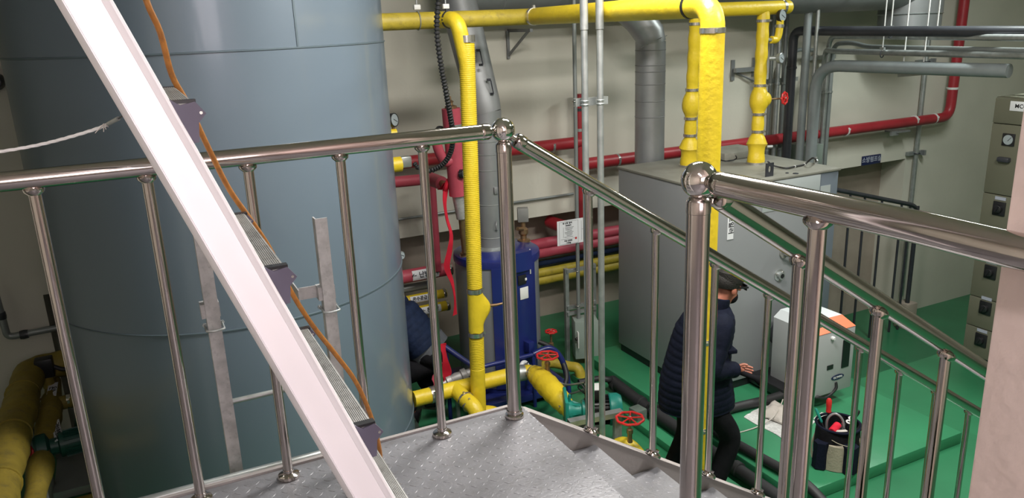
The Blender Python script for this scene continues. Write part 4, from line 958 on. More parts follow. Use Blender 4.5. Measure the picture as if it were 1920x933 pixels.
# ---- burner
X0, X1, YN = 4.892, 5.325, 4.346
bu = thing('gas_burner', 'light grey gas burner box with an orange front edge beside the tool bag', 'burner', ((X0+X1)/2, YN, .1))
MB().box(((X0+X1)/2, (YN+4.86)/2, (.22+.79)/2), (X1-X0, 4.86-YN, .57), bev=.006).build('body', 'burner_grey', bu)
i_ = .06; zt1, zt2 = .792, .86
MB().loft([[V((X0, YN, zt1)), V((X1, YN, zt1)), V((X1, 4.86, zt1)), V((X0, 4.86, zt1))], [V((X0+i_, YN+.13, zt2)), V((X1-i_*.5, YN+.13, zt2)), V((X1-i_*.5, 4.84, zt2)), V((X0+i_, 4.84, zt2))]]).build('lid', 'burner_white', bu)
MB()._add([(X0+.004, YN-.003, zt1+.003), (X1-.004, YN-.003, zt1+.003), (X1-i_*.5-.004, YN+.126, zt2+.002), (X0+i_+.004, YN+.126, zt2+.002), (X0+.004, YN+.003, zt1-.002), (X1-.004, YN+.003, zt1-.002), (X1-i_*.5-.004, YN+.13, zt2-.004), (X0+i_+.004, YN+.13, zt2-.004)], [(0, 1, 2, 3), (4, 5, 6, 7), (0, 1, 5, 4), (1, 2, 6, 5), (2, 3, 7, 6), (3, 0, 4, 7)]).build('orange_front_trim', 'orange', bu)
fp = lambda px, py: P(px, py, y=YN)
q = fp(1560, 633); MB().lathe([(.016, 0), (.018, .02), (.012, .03)], 14, (q.x, YN, q.z), (0, -1, 0)).build('white_button', 'white_paint', bu)
q, r = fp(1583, 640), fp(1588, 683); MB().box(((q.x+r.x)/2, YN-.003, (q.z+r.z)/2), (.085, .008, q.z-r.z+.03)).build('sight_window', 'glass_dark', bu)
q = fp(1556, 688); MB().box((q.x, YN-.002, q.z), (.07, .006, .04)).build('small_window', 'black_plastic', bu)
q = fp(1570, 706); ov = MB(); ov.prism([(.075*math.cos(t), .024*math.sin(t)) for t in [2*pi*k/24 for k in range(24)]], .004, frame_T((q.x, YN-.001, q.z), (1, 0, 0), (0, 0, 1))); ov = ov.build('oval_badge', 'sign_blue', bu)
text('OLYMPIA', .026, frame_T((q.x, YN-.0065, q.z), (1, 0, 0), (0, 0, 1)), 'white_paint', ov)
MB().cyl(((X0+X1)/2, 4.86, .55), ((X0+X1)/2, 5.0, .55), .12, n=24).build('blast_tube', 'conduit_dark', bu)
MB().box((X0-.0+.05, (YN+5.0)/2+.12, .18), (.34, .42, .09), bev=.01).build('gas_train', 'black_plastic', bu)
b = MB(); b.box((X0+.20, YN+.25, .16), (.07, .07, .12)); b.build('support_leg', 'conduit_dark', bu)
hp_ = [fp(1567, 716), fp(1566, 726)+V((0, -.01, 0)), fp(1558, 738), fp(1545, 746), fp(1530, 744), V((X0+.04, YN+.12, .13))]
MB().tube(smooth_path(hp_, 6), .013, 10).build('supply_hose', 'rubber', bu)
# black floor pipe, kerb and block
fpipe = thing('black_floor_pipe', 'black insulated pipe lying on the floor along the plinth edge', 'pipe', (3.76, 4.7, 0))
pts = [P(1085, 716, z=.16), P(1128, 708, z=.16), P(1142, 712, z=.14), V((3.75, 5.70, .10)), V((3.745, 5.2, .075)), V((3.75, 3.2, .075))]
MB().tube(fillet(pts[:3]+[V((3.75, 5.72, .12))], .05), .028, 12).build('thin_run', 'rubber', fpipe)
MB().tube(dense([(3.75, 5.72, .10), (3.745, 5.2, .075), (3.75, 2.9, .075)], .2), .052, 16).build('insulated_run', 'rubber', fpipe)
for y in (5.66, 5.25, 4.6, 4.0): MB().lathe([(.053, -.03), (.06, -.025), (.06, .025), (.053, .03)], 16, (3.748, y, .08), (0, 1, 0)).build('joint_sleeve', 'rubber', fpipe)
b = MB().tube(smooth_path([(3.70, 5.1, .06), (3.71, 5.08, .14), (3.75, 5.05, .16), (3.79, 5.03, .1)], 5), .012, 8).build('lifting_loop', 'rubber', fpipe)
kb = MB().box((3.575, 4.5, .035), (.11, 3.2, .07), bev=.01).build('floor_kerb', 'green_pad'); tag(kb, 'low green painted kerb strip beside the black floor pipe', 'kerb')
q = P(1196, 772, z=.12); tag(MB().box((q.x, q.y, .08), (.11, .12, .16), rz=.1, bev=.01).build('support_block', 'concrete'), 'small grey green concrete block on the floor kerb', 'block')
hp_ = [P(1500, 722, z=.3), P(1430, 745, z=.16), P(1390, 762, z=.14), P(1340, 800, z=.14), P(1350, 850, z=.14), P(1400, 895, z=.14), P(1450, 925, z=.14)]
tag(MB().tube(smooth_path([V((4.86, 4.6, .17)), V((4.62, 4.62, .155)), V((4.2, 4.66, .145)), V((3.92, 4.5, .145)), V((3.93, 4.0, .145)), V((3.96, 3.56, .145)), V((3.98, 3.3, .06)), V((4.0, 2.9, .042))], 7), .038, 12).build('black_hose', 'rubber'), 'thick black hose from the burner over the plinth edge', 'hose')
# rags
random.seed(3)
def cloth(name, pts, h, mt, parent=None, n=10, seed=1, th=.02):
    a, b_, c, d_ = [V(p) for p in pts]; rnd = random.Random(seed); top = []; bot = []
    for i in range(n+1):
        for j in range(n+1):
            u, v_ = i/n, j/n; p = a.lerp(b_, u).lerp(d_.lerp(c, u), v_)
            e = min(u, 1-u, v_, 1-v_); z = h*(min(1, e*6))*(.55+.45*math.sin(u*9+seed)*math.cos(v_*7+seed*2))+th*(.5+.5*rnd.random())
            jit = V(((rnd.random()-.5), (rnd.random()-.5), 0))*.012
            top.append(p+V((0, 0, z))+jit); bot.append(p+jit)
    N = n+1; m = N*N; fs = []
    for i in range(n):
        for j in range(n): q = i*N+j; fs += [(q, q+1, q+N+1, q+N), (m+q, m+q+N, m+q+N+1, m+q+1)]
    ed = [(i, 0) for i in range(n)]+[(n, j) for j in range(n)]+[(n-i, n) for i in range(n)]+[(0, n-j) for j in range(n)]
    idx = [i*N+j for i, j in ed]
    for k in range(len(idx)): p_, q = idx[k], idx[(k+1) % len(idx)]; fs.append((p_, q, m+q, m+p_))
    return MB()._add(top+bot, fs).build(name, mt, parent, ang=50)
pz = .101
tag(cloth('newspaper', [P(1393, 782, z=pz), P(1487, 832, z=pz), P(1530, 790, z=pz), P(1435, 757, z=pz)], .012, 'newsprint', seed=2, th=.006), 'folded newspapers spread on the green plinth behind the tool bag', 'newspaper')
r_ = cloth('cotton_rag', [P(1425, 776, z=pz+.03), P(1472, 796, z=pz+.03), P(1500, 772, z=pz+.03), P(1448, 752, z=pz+.03)], .06, 'linen', seed=5, th=.02); r_.location.z -= .008
tag(r_, 'crumpled beige cotton rag lying on the newspapers', 'rag')
tag(cloth('paper_sheet', [P(1525, 785, z=pz), P(1558, 795, z=pz), P(1574, 782, z=pz), P(1540, 772, z=pz)], .006, 'newsprint', seed=9, th=.003), 'loose white paper sheet sticking out behind the tool bag', 'paper')
tag(MB().tube(smooth_path([P(1475, 690, z=.25), P(1470, 740, z=.14), P(1455, 775, z=.17), P(1430, 795, z=.12), P(1395, 808, z=.106), P(1360, 815, z=.106)], 6), .005, 8).build('thin_cable', 'linen'), 'thin dull cable trailing over the rag across the plinth', 'cable')
# ---- tool bag
BG = P(1586, 872, z=.1); BG = V((BG.x, BG.y+.10, .1))
bag = thing('tool_bag', 'round black and tan tool bag full of tools on the plinth', 'bag', tuple(BG))
def ringb(z, rx, ry, n=28, w=0): return [V((BG.x+rx*math.cos(t)*(1+w*math.cos(4*t)), BG.y+ry*math.sin(t)*(1+w*math.cos(4*t)), BG.z+z)) for t in [2*pi*k/n for k in range(n)]]
MB().loft([ringb(0, .155, .13), ringb(.02, .175, .145), ringb(.12, .185, .155, w=.02), ringb(.24, .178, .15, w=.02), ringb(.30, .170, .142), ringb(.31, .158, .13), ringb(.20, .15, .12), ringb(.17, .10, .08)]).build('body', 'black_cloth', bag)
vd = V((BG.x, BG.y, 0)).normalized(); sd = V((vd.y, -vd.x, 0)); fr = -vd
rings = []
for z in (.0, .06, .14, .20):
    rings.append([BG+fr*(.200-.01*abs(u)*2)+sd*(u*.075*(1-z*1.6))+V((0, 0, z+.005)) for u in (-1, -.3, .3, 1)]+[BG+fr*.13+sd*(u*.075*(1-z*1.6))+V((0, 0, z+.005)) for u in (1, -1)])
MB().loft(rings).build('tan_panel', 'bag_tan', bag)
for s_ in (-1, 1):
    MB().loft([[BG+fr*(.145+d_*.062)+sd*(s_*.10+u*.062*(1-z*.6))+V((0, 0, z+.01)) for (u, d_) in ((-1, .3), (-.5, 1), (.5, .95), (1, 0), (.5, -.6), (-.5, -.6))] for z in (0, .03, .16, .21)]).build('outer_pocket', 'navy', bag)
MB().torus(BG+V((0, 0, .305)), (0, 0, 1), .158, .010, 32, 8).build('rim_binding', 'navy', bag)
for s_ in (-1, 1): MB().tube(smooth_path([BG+sd*s_*.15+fr*.02+V((0, 0, .22)), BG+sd*s_*.175+fr*.05+V((0, 0, .12)), BG+sd*s_*.16+fr*.08+V((0, 0, .03))], 5), .008, 6).build('side_strap', 'bag_tan', bag)
MB().tube(smooth_path([BG+fr*.155+sd*-.05+V((0, 0, .25)), BG+fr*.178+sd*.02+V((0, 0, .23)), BG+fr*.165+sd*.13+V((0, 0, .21))], 5), .003, 5).build('piping', 'bag_tan', bag)
def tool(name, label, p0, p1, r, mt, extra=None):
    t = thing(name, label, 'tool', tuple(p0)); MB().cyl(p0, p1, r*.35, n=10).build('shaft', 'conduit_dark', t)
    d_ = (p1-p0).normalized(); MB().lathe([(r*.6, 0), (r, .01), (r*.85, .03), (r, .06), (r, .10), (r*.6, .115)], 12, p1-d_*.01, d_).build('handle', mt, t); return t
TL = BG+V((0, 0, .18))
tool('screwdriver', 'red handled screwdriver standing upright in the tool bag', TL+sd*-.07+vd*.02, BG+sd*-.075+vd*.03+V((0, 0, .375)), .021, 'red_wheel')
tool('screwdriver', 'short dark handled screwdriver leaning in the tool bag', TL+sd*.03+vd*.03, BG+sd*.09+vd*.05+V((0, 0, .31)), .016, 'black_plastic')
tool('file', 'teal handled file leaning left in the tool bag', TL+sd*-.06-vd*.02, BG+sd*-.12+V((0, 0, .30)), .012, 'teal_paint')
w_ = MB().tube(smooth_path([TL+sd*-.07-vd*.03, BG+sd*-.08-vd*.03+V((0, 0, .33)), BG+sd*-.03-vd*.02+V((0, 0, .39)), BG+sd*.03-vd*.02+V((0, 0, .34)), TL+sd*.05-vd*.03], 6), .009, 8).build('coiled_hose', 'duct_silver'); tag(w_, 'grey bent hose looped inside the tool bag', 'hose')
tag(MB().lathe([(.025, -.05), (.03, -.045), (.03, .045), (.025, .05)], 14, BG+fr*.05+sd*-.02+V((0, 0, .285)), (1, .3, .2)).build('tape_roll', 'red_cloth'), 'small red tool lying in the tool bag mouth', 'tool')
tag(MB().lathe([(.018, -.04), (.026, -.03), (.026, .03), (.018, .04)], 14, BG+fr*.09+sd*.03+V((0, 0, .275)), (1, -.8, .2)).build('pale_cap', 'linen'), 'small pale cap at the front rim of the tool bag', 'tool')
b = MB()
for k, (u, v_) in enumerate(((.07, .02), (.085, .06))): b.torus(BG+sd*u+vd*v_+V((0, 0, .32+.01*k)), (0, -.3, 1), .016, .006, 14, 6)
tag(b.build('pliers', 'white_paint', kind=None), 'white ringed pliers grips on the right of the tool bag mouth', 'pliers')
tag(MB().box(BG+sd*.03+V((0, 0, .27)), (.10, .04, .05), rz=.5, bev=.008).build('cutter', 'black_plastic'), 'black cutter lying among the tools in the bag', 'tool')
# ================================================================== PEOPLE
def frame_pt(O, F):
    F = V(F).normalized(); L = V((-F.y, F.x, 0))
    return lambda a, l, z: V((O.x, O.y, 0))+F*a+L*l+V((0, 0, z))
def hand(verts, edges, rad, wi, W, D, N, S, curl=.6, sc=1.):
    """palm and five fingers grown from the wrist vertex: D along the hand, N out of the palm, S towards the thumb"""
    def add(p, r, par): verts.append(p); rad.append(r); edges.append((par, len(verts)-1)); return len(verts)-1
    pm = add(W+D*.045*sc, (.026, .018), wi); kn = add(W+D*.075*sc, (.028, .015), pm)
    for k, ln in enumerate((.070, .078, .072, .056)):
        o = (k-1.5)*.019*sc; b0 = add(W+D*.085*sc-S*o, .0095, kn); a1 = curl; a2 = curl*2.2
        p1 = verts[b0]+(D*math.cos(a1)+N*math.sin(a1))*ln*.5*sc; i1 = add(p1, .0088, b0)
        p2 = p1+(D*math.cos(a2)+N*math.sin(a2))*ln*.42*sc; i2 = add(p2, .0078, i1)
    t0 = add(W+D*.03*sc+S*.030*sc, .012, pm); t1 = add(verts[t0]+(D*.7+S*.45+N*.5).normalized()*.035*sc, .010, t0); add(verts[t1]+(D*.7+N*.9).normalized()*.028*sc, .0085, t1)
R_ = AX.copy()
camr = V((AX.x, AY.x, 0)).normalized(); away = V((-camr.y, camr.x, 0))
def make_person(name_label, O, F, J, coat, colours, head_dir, hands=True, hair='hair', zf=0., TR_=None):
    """J: named joints in (forward, left, height) of the person's own frame"""
    p = frame_pt(O, F); W = {k: p(*v) for k, v in J.items()}
    t = thing('person', name_label, 'person', (O.x, O.y, zf))
    order = ['pelvis', 'spine', 'chest', 'neck', 'jaw', 'skull', 'crown', 'hipL', 'kneeL', 'ankL', 'toeL', 'hipR', 'kneeR', 'ankR', 'toeR', 'shL', 'elL', 'wrL', 'shR', 'elR', 'wrR']
    R = dict(pelvis=.13, spine=.12, chest=.14, neck=.055, jaw=(.068, .070), skull=(.080, .088), crown=(.058, .066), hipL=.085, kneeL=.058, ankL=.04, toeL=.04, hipR=.085, kneeR=.058, ankR=.04, toeR=.04, shL=.058, elL=.042, wrL=.027, shR=.058, elR=.042, wrR=.027)
    E_ = [('pelvis', 'spine'), ('spine', 'chest'), ('chest', 'neck'), ('neck', 'jaw'), ('jaw', 'skull'), ('skull', 'crown'), ('pelvis', 'hipL'), ('hipL', 'kneeL'), ('kneeL', 'ankL'), ('ankL', 'toeL'), ('pelvis', 'hipR'), ('hipR', 'kneeR'), ('kneeR', 'ankR'), ('ankR', 'toeR'), ('chest', 'shL'), ('shL', 'elL'), ('elL', 'wrL'), ('chest', 'shR'), ('shR', 'elR'), ('elR', 'wrR')]
    ix = {k: i for i, k in enumerate(order)}; vs = [W[k] for k in order]; rad = [R[k] for k in order]; ed = [(ix[a], ix[b]) for a, b in E_]
    H = V(head_dir).normalized(); sk = W['skull']; up = (W['crown']-W['jaw']).normalized(); H = (H-up*H.dot(up)).normalized(); S = up.cross(H)
    # nose, brow and chin grow out of the head
    def add(q, r, par): vs.append(q); rad.append(r); ed.append((par, len(vs)-1)); return len(vs)-1
    ch = add(W['jaw']+H*.055-up*.025, .030, ix['jaw']); ns = add(sk+H*.085-up*.035, .018, ix['skull'])
    for w_ in ('L', 'R'):
        Wr = W['wr'+w_]; D = (Wr-W['el'+w_]).normalized(); Sg = V((0, 0, 1)); Sg = (Sg-D*Sg.dot(D)).normalized(); N = D.cross(Sg)*(1 if w_ == 'L' else -1)
        hand(vs, ed, rad, ix['wr'+w_], Wr, D, N*(-1), Sg)
    skinned(vs, ed, rad, 'body', 'skin', t, sub=2)
    # face features
    for s_ in (-1, 1):
        MB().ball(sk+S*s_*.082-up*.03-H*.005, .022, 12, (.5, .9, 1.4), M=H.to_track_quat('Y', 'Z').to_matrix().to_4x4()).build('ear', 'skin', t)
        MB().ball(sk+S*s_*.032+H*.078-up*.012, .010, 10).build('eye', 'ink', t)
    MB().box(W['jaw']+H*.068+up*.012, (.045, .012, .010), M=H.to_track_quat('Y', 'Z').to_matrix().to_4x4()).build('mouth', 'red_pipe', t)
    # hair cap
    hb = MB(); M3 = Mx.Translation(sk+up*.022-H*.012) @ Mx(((S.x, H.x, up.x, 0), (S.y, H.y, up.y, 0), (S.z, H.z, up.z, 0), (0, 0, 0, 1)))
    n = 24; vs2 = []; fs2 = []; hh = 10
    for i in range(hh+1):
        th = pi*.62*i/hh
        for k in range(n):
            a = 2*pi*k/n; fwd = math.sin(a); rr_ = 1.0; tt = th*(1-.22*max(0, fwd))
            vs2.append(M3 @ V((.096*math.sin(tt)*math.cos(a), .106*math.sin(tt)*math.sin(a), .098*math.cos(tt))))
    for i in range(hh):
        for k in range(n): fs2.append((i*n+k, i*n+(k+1) % n, (i+1)*n+(k+1) % n, (i+1)*n+k))
    fs2.append(tuple(hh*n+k for k in range(n)))
    MB()._add(vs2, fs2).build('hair', 'hair', t)
    # trousers and shoes
    for s_ in ('L', 'R'):
        pass
    tv = [W['pelvis'], W['hipL'], W['kneeL'], W['ankL']+V((0, 0, .02)), W['hipR'], W['kneeR'], W['ankR']+V((0, 0, .02)), W['spine'].lerp(W['pelvis'], .5)]
    skinned(tv, [(0, 1), (1, 2), (2, 3), (0, 4), (4, 5), (5, 6), (0, 7)], TR_ or [.155, .105, .082, .068, .105, .082, .068, .15], 'trousers', colours[1], t)
    for s_ in ('L', 'R'):
        a, b_ = W['ank'+s_], W['toe'+s_]; d_ = (b_-a); d_.z = 0; d_ = d_.normalized()
        skinned([a-d_*.05+V((0, 0, -.01)), a, a.lerp(b_, .5), b_+d_*.03], [(0, 1), (1, 2), (2, 3)], [.045, .052, .045, .036], 'shoe', 'black_plastic', t, root=1)
    return t, W, p, H, up, S
# --- standing man beside the boiler
O1 = P(1326, 700, d=5.22); F1 = camr*.985+away*.17
J = dict(pelvis=(-.10, 0, .90), spine=(-.09, 0, 1.08), chest=(-.03, 0, 1.32), neck=(.045, 0, 1.475), jaw=(.115, 0, 1.545), skull=(.135, 0, 1.625), crown=(.125, 0, 1.69),
         hipL=(-.10, .09, .86), kneeL=(-.09, .10, .47), ankL=(-.24, .10, .10), toeL=(-.12, .11, .035),
         hipR=(-.08, -.09, .86), kneeR=(.17, -.09, .50), ankR=(.03, -.10, .09), toeR=(.16, -.11, .035),
         shL=(.02, .19, 1.38), elL=(-.02, .25, 1.10), wrL=(.02, .20, .86), shR=(.0, -.19, 1.38), elR=(-.08, -.25, 1.12), wrR=(.125, -.17, 1.06))
man, W, pf, H, up, S = make_person('man in a dark navy quilted coat holding a black flashlight by the boiler', O1, F1, J, None, ('navy', 'black_cloth'), camr*.9+V((0, 0, -.35))+away*.25)
rings = []; N = 32
prof = [(.735, -.345, .20, .20), (.80, -.35, .195, .215), (.95, -.335, .165, .225), (1.10, -.295, .15, .225), (1.22, -.26, .15, .225), (1.32, -.225, .165, .222), (1.40, -.17, .165, .205), (1.445, -.115, .15, .15), (1.475, -.07, .135, .095)]
def interp(z):
    for a, b_ in zip(prof, prof[1:]):
        if z <= b_[0]: t = (z-a[0])/(b_[0]-a[0]); return [a[i]+(b_[i]-a[i])*t for i in range(4)]
    return prof[-1]
nz = 90
for k in range(nz+1):
    z = .735+(1.475-.735)*k/nz; _, a0, a1, hw = interp(z); q = -.007*abs(math.sin(z*2*pi/.11)) if z < 1.43 else 0; q = .003-abs(math.cos(z*pi/.05))**8*.005 if z < 1.42 else 0
    rings.append([pf((a0+a1)/2+((a1-a0)/2+q)*math.cos(t), (hw+q)*math.sin(t), z) for t in [2*pi*j/N for j in range(N)]])
MB().loft(rings).build('coat', 'navy', man, ang=60)
def sleeve(a, b_, c, par, mt, par_c=None, r0=.088, r1=.075, r2=.052, cuffs=True):
    up_ = V((0, 0, .015)); ctr = par_c; pts = smooth_path([a.lerp(ctr, .45)+up_, a+up_, a.lerp(b_, .5), b_, b_.lerp(c, .55), c], 9); n = len(pts)
    rr = [(r0+(r1-r0)*min(1, 2*k/n) if k < n/2 else r1+(r2-r1)*(2*k/n-1))+.002-abs(math.cos(k*.55))**7*.004 for k in range(n)]
    return MB().tube(pts, rr, 20).build('sleeve', mt, par, ang=70)
for s_ in ('L', 'R'): sleeve(W['sh'+s_]+V((0, 0, .01)), W['el'+s_], W['wr'+s_], man, 'navy', W['chest'])
nk = W['neck']; MB().lathe([(.085, -.05), (.092, -.01), (.088, .055), (.078, .06), (.074, .0)], 24, nk+V((0, 0, .01)), (W['jaw']-nk).normalized()*.4+V((0, 0, .9))).build('collar', 'navy', man)
pk_ = pf(.095, -.14, 1.20); MB().box(pk_, (.07, .10, .03), M=Mx.Rotation(math.atan2(F1.y, F1.x), 4, 'Z'), bev=.008).build('pocket_flap', 'navy', man)
# cap, mask and glasses
sk = W['skull']; hM = Mx(((S.x, H.x, up.x, 0), (S.y, H.y, up.y, 0), (S.z, H.z, up.z, 0), (0, 0, 0, 1)))
MB(Mx.Translation(sk+up*.04) @ hM).lathe([(.098, -.015), (.101, .02), (.098, .055), (.07, .075), (.02, .08)], 28).build('cap', 'hair', man)
MB(Mx.Translation(sk+up*.03+H*.10) @ hM).box((0, 0.012, 0), (.13, .07, .008), bev=.003).build('cap_peak', 'black_cloth', man)
b = MB(Mx.Translation(sk-up*.018) @ hM); b.box((-.036, .102, 0), (.058, .008, .040), bev=.003); b.box((.036, .102, 0), (.058, .008, .040), bev=.003); b.box((0, .103, .008), (.02, .006, .006)); b.box((-.078, .05, .008), (.006, .11, .012)); b.box((.078, .05, .008), (.006, .11, .012)); b.build('glasses', 'black_plastic', man)
MB(Mx.Translation(W['jaw']+H*.035-up*.012) @ hM).ball((0, 0, 0), .06, 20, (1.0, .85, .85)).build('face_mask', 'black_cloth', man)
# flashlight in the near hand
hw = W['wrR']; D = (W['wrR']-W['elR']).normalized(); c = hw+D*.085+camr*.02-away*.035+V((0, 0, -.025))
fd = (camr*.9-away*.2+V((0, 0, -.35))).normalized()
ft = thing('flashlight', 'black flashlight held in the hand of the man in the navy coat', 'flashlight', tuple(c))
MB().lathe([(.016, -.06), (.018, -.05), (.018, .05), (.028, .070), (.038, .090), (.038, .125), (.030, .128)], 20, c, fd).build('barrel', 'black_cloth', ft)
MB().lathe([(.032, .120), (.032, .1295)], 20, c, fd).build('lens', 'glass_dark', ft)
# --- crouching worker behind the tank
O2 = P(790, 700, y=6.12); O2 = V((2.07, 6.10, 0)); F2 = -camr*.98+away*.15
J = dict(pelvis=(-.02, 0, .66), spine=(.05, 0, .80), chest=(.24, 0, 1.00), neck=(.40, 0, 1.12), jaw=(.50, 0, 1.13), skull=(.57, 0, 1.12), crown=(.63, 0, 1.14),
         hipL=(.0, .10, .56), kneeL=(.34, .16, .42), ankL=(.12, .14, .09), toeL=(.26, .15, .035),
         hipR=(.0, -.10, .56), kneeR=(.10, -.15, .36), ankR=(-.04, -.14, .09), toeR=(.08, -.15, .035),
         shL=(.28, .18, 1.00), elL=(.42, .22, .76), wrL=(.58, .16, .66), shR=(.28, -.18, 1.00), elR=(.42, -.22, .76), wrR=(.58, -.16, .66))
wk, W2, p2, H2, up2, S2 = make_person('crouching worker in a dark blue jacket half hidden behind the tank', O2, F2, J, None, ('navy_light', 'black_cloth'), -camr*.8+V((0, 0, -.6)), TR_=[.19, .15, .11, .08, .15, .12, .08, .17])
ax_ = (W2['chest']-W2['pelvis']).normalized(); rings = []; N = 28
for k in range(60):
    t = .10+1.08*k/59; c = W2['pelvis'].lerp(W2['chest'], t); fw = V((ax_.z*F2.x, ax_.z*F2.y, -math.hypot(ax_.x, ax_.y))).normalized()
    sdv = ax_.cross(fw).normalized(); sz = math.sin(min(1, max(0.02, (1.2-t)/.3))*pi/2); q = .003-abs(math.cos(k*.42))**7*.004
    rings.append([c+fw*(.165*sz+q)*math.cos(a)+sdv*(.215*sz+q)*math.sin(a) for a in [2*pi*j/N for j in range(N)]])
MB().loft(rings).build('jacket', 'navy_light', wk, ang=60)
MB().lathe([(.175, -.05), (.19, -.045), (.19, .045), (.175, .05)], 28, W2['pelvis'].lerp(W2['chest'], .06), ax_).build('shirt_hem', 'grey_cloth', wk)
for s_ in ('L', 'R'): sleeve(W2['sh'+s_], W2['el'+s_], W2['wr'+s_], wk, 'navy_light', W2['chest'])
# ================================================================== BLUE FRAME, HOSES, GREEN LUMPS near the heater
bfm = thing('blue_tube_skid', 'blue painted tube frame around the foot of the water heater', 'frame', (2.75, 5.9, 0))
a_, b_, c_, d_, e_ = P(832, 648, y=5.98), P(892, 690, y=5.8), P(1000, 664, y=5.8), P(1040, 668, y=5.7), P(1063, 745, y=5.6)
MB().tube([a_, V((b_.x, b_.y, b_.z))], .024, 12).build('frame_tube', 'blue_paint', bfm)
MB().tube([V((b_.x-.03, 5.8, b_.z)), V((c_.x, 5.8, (b_.z+c_.z)/2))], .020, 12).build('frame_tube', 'blue_paint', bfm)
MB().tube(smooth_path([V((c_.x, 5.8, .52)), P(1030, 652, y=5.78), P(1050, 668, y=5.74), P(1062, 700, y=5.7), P(1066, 735, y=5.66), V((P(1066, 745, y=5.66).x, 5.66, .0))], 6), .026, 12).build('bent_tube', 'blue_paint', bfm)
for (x, y) in ((b_.x-.02, 5.8), (c_.x+.0, 5.8), (b_.x-.02, 6.75), (a_.x+.02, 5.98)): MB().cyl((x, y, 0), (x, y, .52 if y != 5.98 else a_.z), .018, n=10).build('frame_leg', 'blue_paint', bfm)
MB().box((2.87, 6.25, .10), (.95, .9, .07), bev=.01).build('base_skid', 'blue_paint', bfm)
for q in ((2.5, 5.85), (3.25, 5.85), (2.5, 6.65), (3.25, 6.65)): MB().box((q[0], q[1], .035), (.1, .1, .07)).build('foot', 'conduit_dark', bfm)
q = P(872, 693, y=5.78); 
tag(MB().tube(smooth_path([P(1010, 640, y=5.95), P(1035, 652, y=5.86), P(1056, 680, y=5.72), P(1062, 712, y=5.62), P(1045, 742, y=5.55), P(1028, 748, y=5.5)], 6), .022, 10).build('rubber_hose', 'rubber'), 'dark rubber hose curving beside the blue tube frame', 'hose')
q = P(984, 690, y=5.75); t = thing('pipe_flange', 'white gasketed pipe flange behind the tall newel', 'flange', (q.x, q.y, q.z-.08))
MB().torus(q, (.5, -.8, .3), .055, .018, 24, 8).build('gasket_ring', 'paper', t); MB().lathe([(.045, -.02), (.045, .05)], 18, q, (-.5, .8, -.3)).build('pipe_stub', 'duct_dark', t)
for k in range(5): a = 2*pi*k/5; MB().ball(q+V((.06*math.cos(a), -.02, .06*math.sin(a))), .008, 8).build('bolt', 'conduit_dark', t)
b = thing('impulse_pipes', 'thin steel pipes joining the blue frame and the pump', 'pipe', (3.05, 5.35, .2))
for (a, c) in (((1055, 718), (1100, 716)), ((1060, 735), (1098, 728))): MB().tube(smooth_path([P(a[0]-15, a[1]-6, y=5.5), P(a[0]+8, a[1]+3, y=5.35), P(c[0], c[1], y=5.15)], 5), .009, 8).build('thin_pipe', 'galvanised', b)
MB().box(P(1103, 722, y=5.12), (.06, .05, .07), bev=.006).build('junction_fitting', 'conduit_dark', b); MB().box(V((P(1108, 740, y=5.1).x, 5.1, .14)), (.14, .14, .28), bev=.01).build('fitting_stand', 'socket_grey', b)
tag(MB().box((2.95, 5.22, .10), (.55, .06, .06), rz=.35).build('steel_channel', 'galvanised'), 'grey steel channel lying behind the teal pump', 'channel') 
# big valve body (bare steel) behind the low pipe
q = P(856, 708, y=5.85); t = thing('check_valve', 'bare steel check valve behind the low yellow pipe', 'valve', (q.x, 5.85, q.z-.05))
MB().lathe([(.035, -.16), (.035, -.10), (.055, -.09), (.055, -.05), (.042, -.04), (.05, .0), (.042, .04), (.055, .05), (.055, .09), (.035, .1), (.035, .14)], 18, q, (1, -.1, .25)).build('body', 'galvanised_worn', t)
MB().cyl((q.x, 5.87, 0), (q.x, 5.86, q.z-.03), .02).build('stand', 'galvanised', t)
# green painted humps under the low pipe
b = MB(); b.ball((2.18, 5.05, .0), .26, 24, (1.0, .7, .95)); tag(b.build('green_footing', 'green_pad'), 'rounded green painted footing under the low yellow pipe', 'footing')
tag(MB().tube(smooth_path([(1.95, 5.3, .15), (2.1, 5.25, .30), (2.35, 5.1, .32), (2.5, 4.9, .18), (2.52, 4.85, .0)], 6), .07, 16).build('green_pipe', 'dark_green'), 'dark green wrapped pipe bending over the green footing', 'pipe')
rings = []
tag(MB().loft([[V((1.86+.10*math.cos(a)*s_+.03*math.sin(3*a), 5.12+.12*math.sin(a)*s_, z)) for a in [2*pi*j/18 for j in range(18)]] for (z, s_) in ((0, .9), (.05, 1.1), (.2, 1.0), (.32, .75), (.38, .4))]).build('cloth_sack', 'linen'), 'pale crumpled sack on the floor against the tank', 'sack')
# ================================================================== NOTICE SHEET
q0, q1, q2 = P(1050, 416, y=6.33), P(1113, 409, y=6.33), P(1053, 462, y=6.33)
cx_, cz_ = (q0.x+q1.x)/2, (q0.z+q2.z)/2-.01; nw, nh = q1.x-q0.x, q0.z-q2.z
nt = MB().box((cx_, 6.39, cz_), (nw, .003, nh)).build('notice_sheet', 'paper'); nt['label'] = 'white printed notice sheet taped to the thin conduit'; nt['category'] = 'notice'
def line(x0, x1, z, h=.004, mt='ink'): return (x0, x1, z, h)
T0 = lambda u, v_: V((cx_-nw/2+u*nw, 6.386, cz_+nh/2-v_*nh))
text('\ub0c9 \ub09c\ubc29 \uc124\ube44', nh*.085, frame_T(T0(.30, .12), (1, 0, 0), (0, 0, 1)), 'ink', nt); text('\uc6b4\uc804\uc808\ucc28', nh*.07, frame_T(T0(.33, .22), (1, 0, 0), (0, 0, 1)), 'ink', nt)
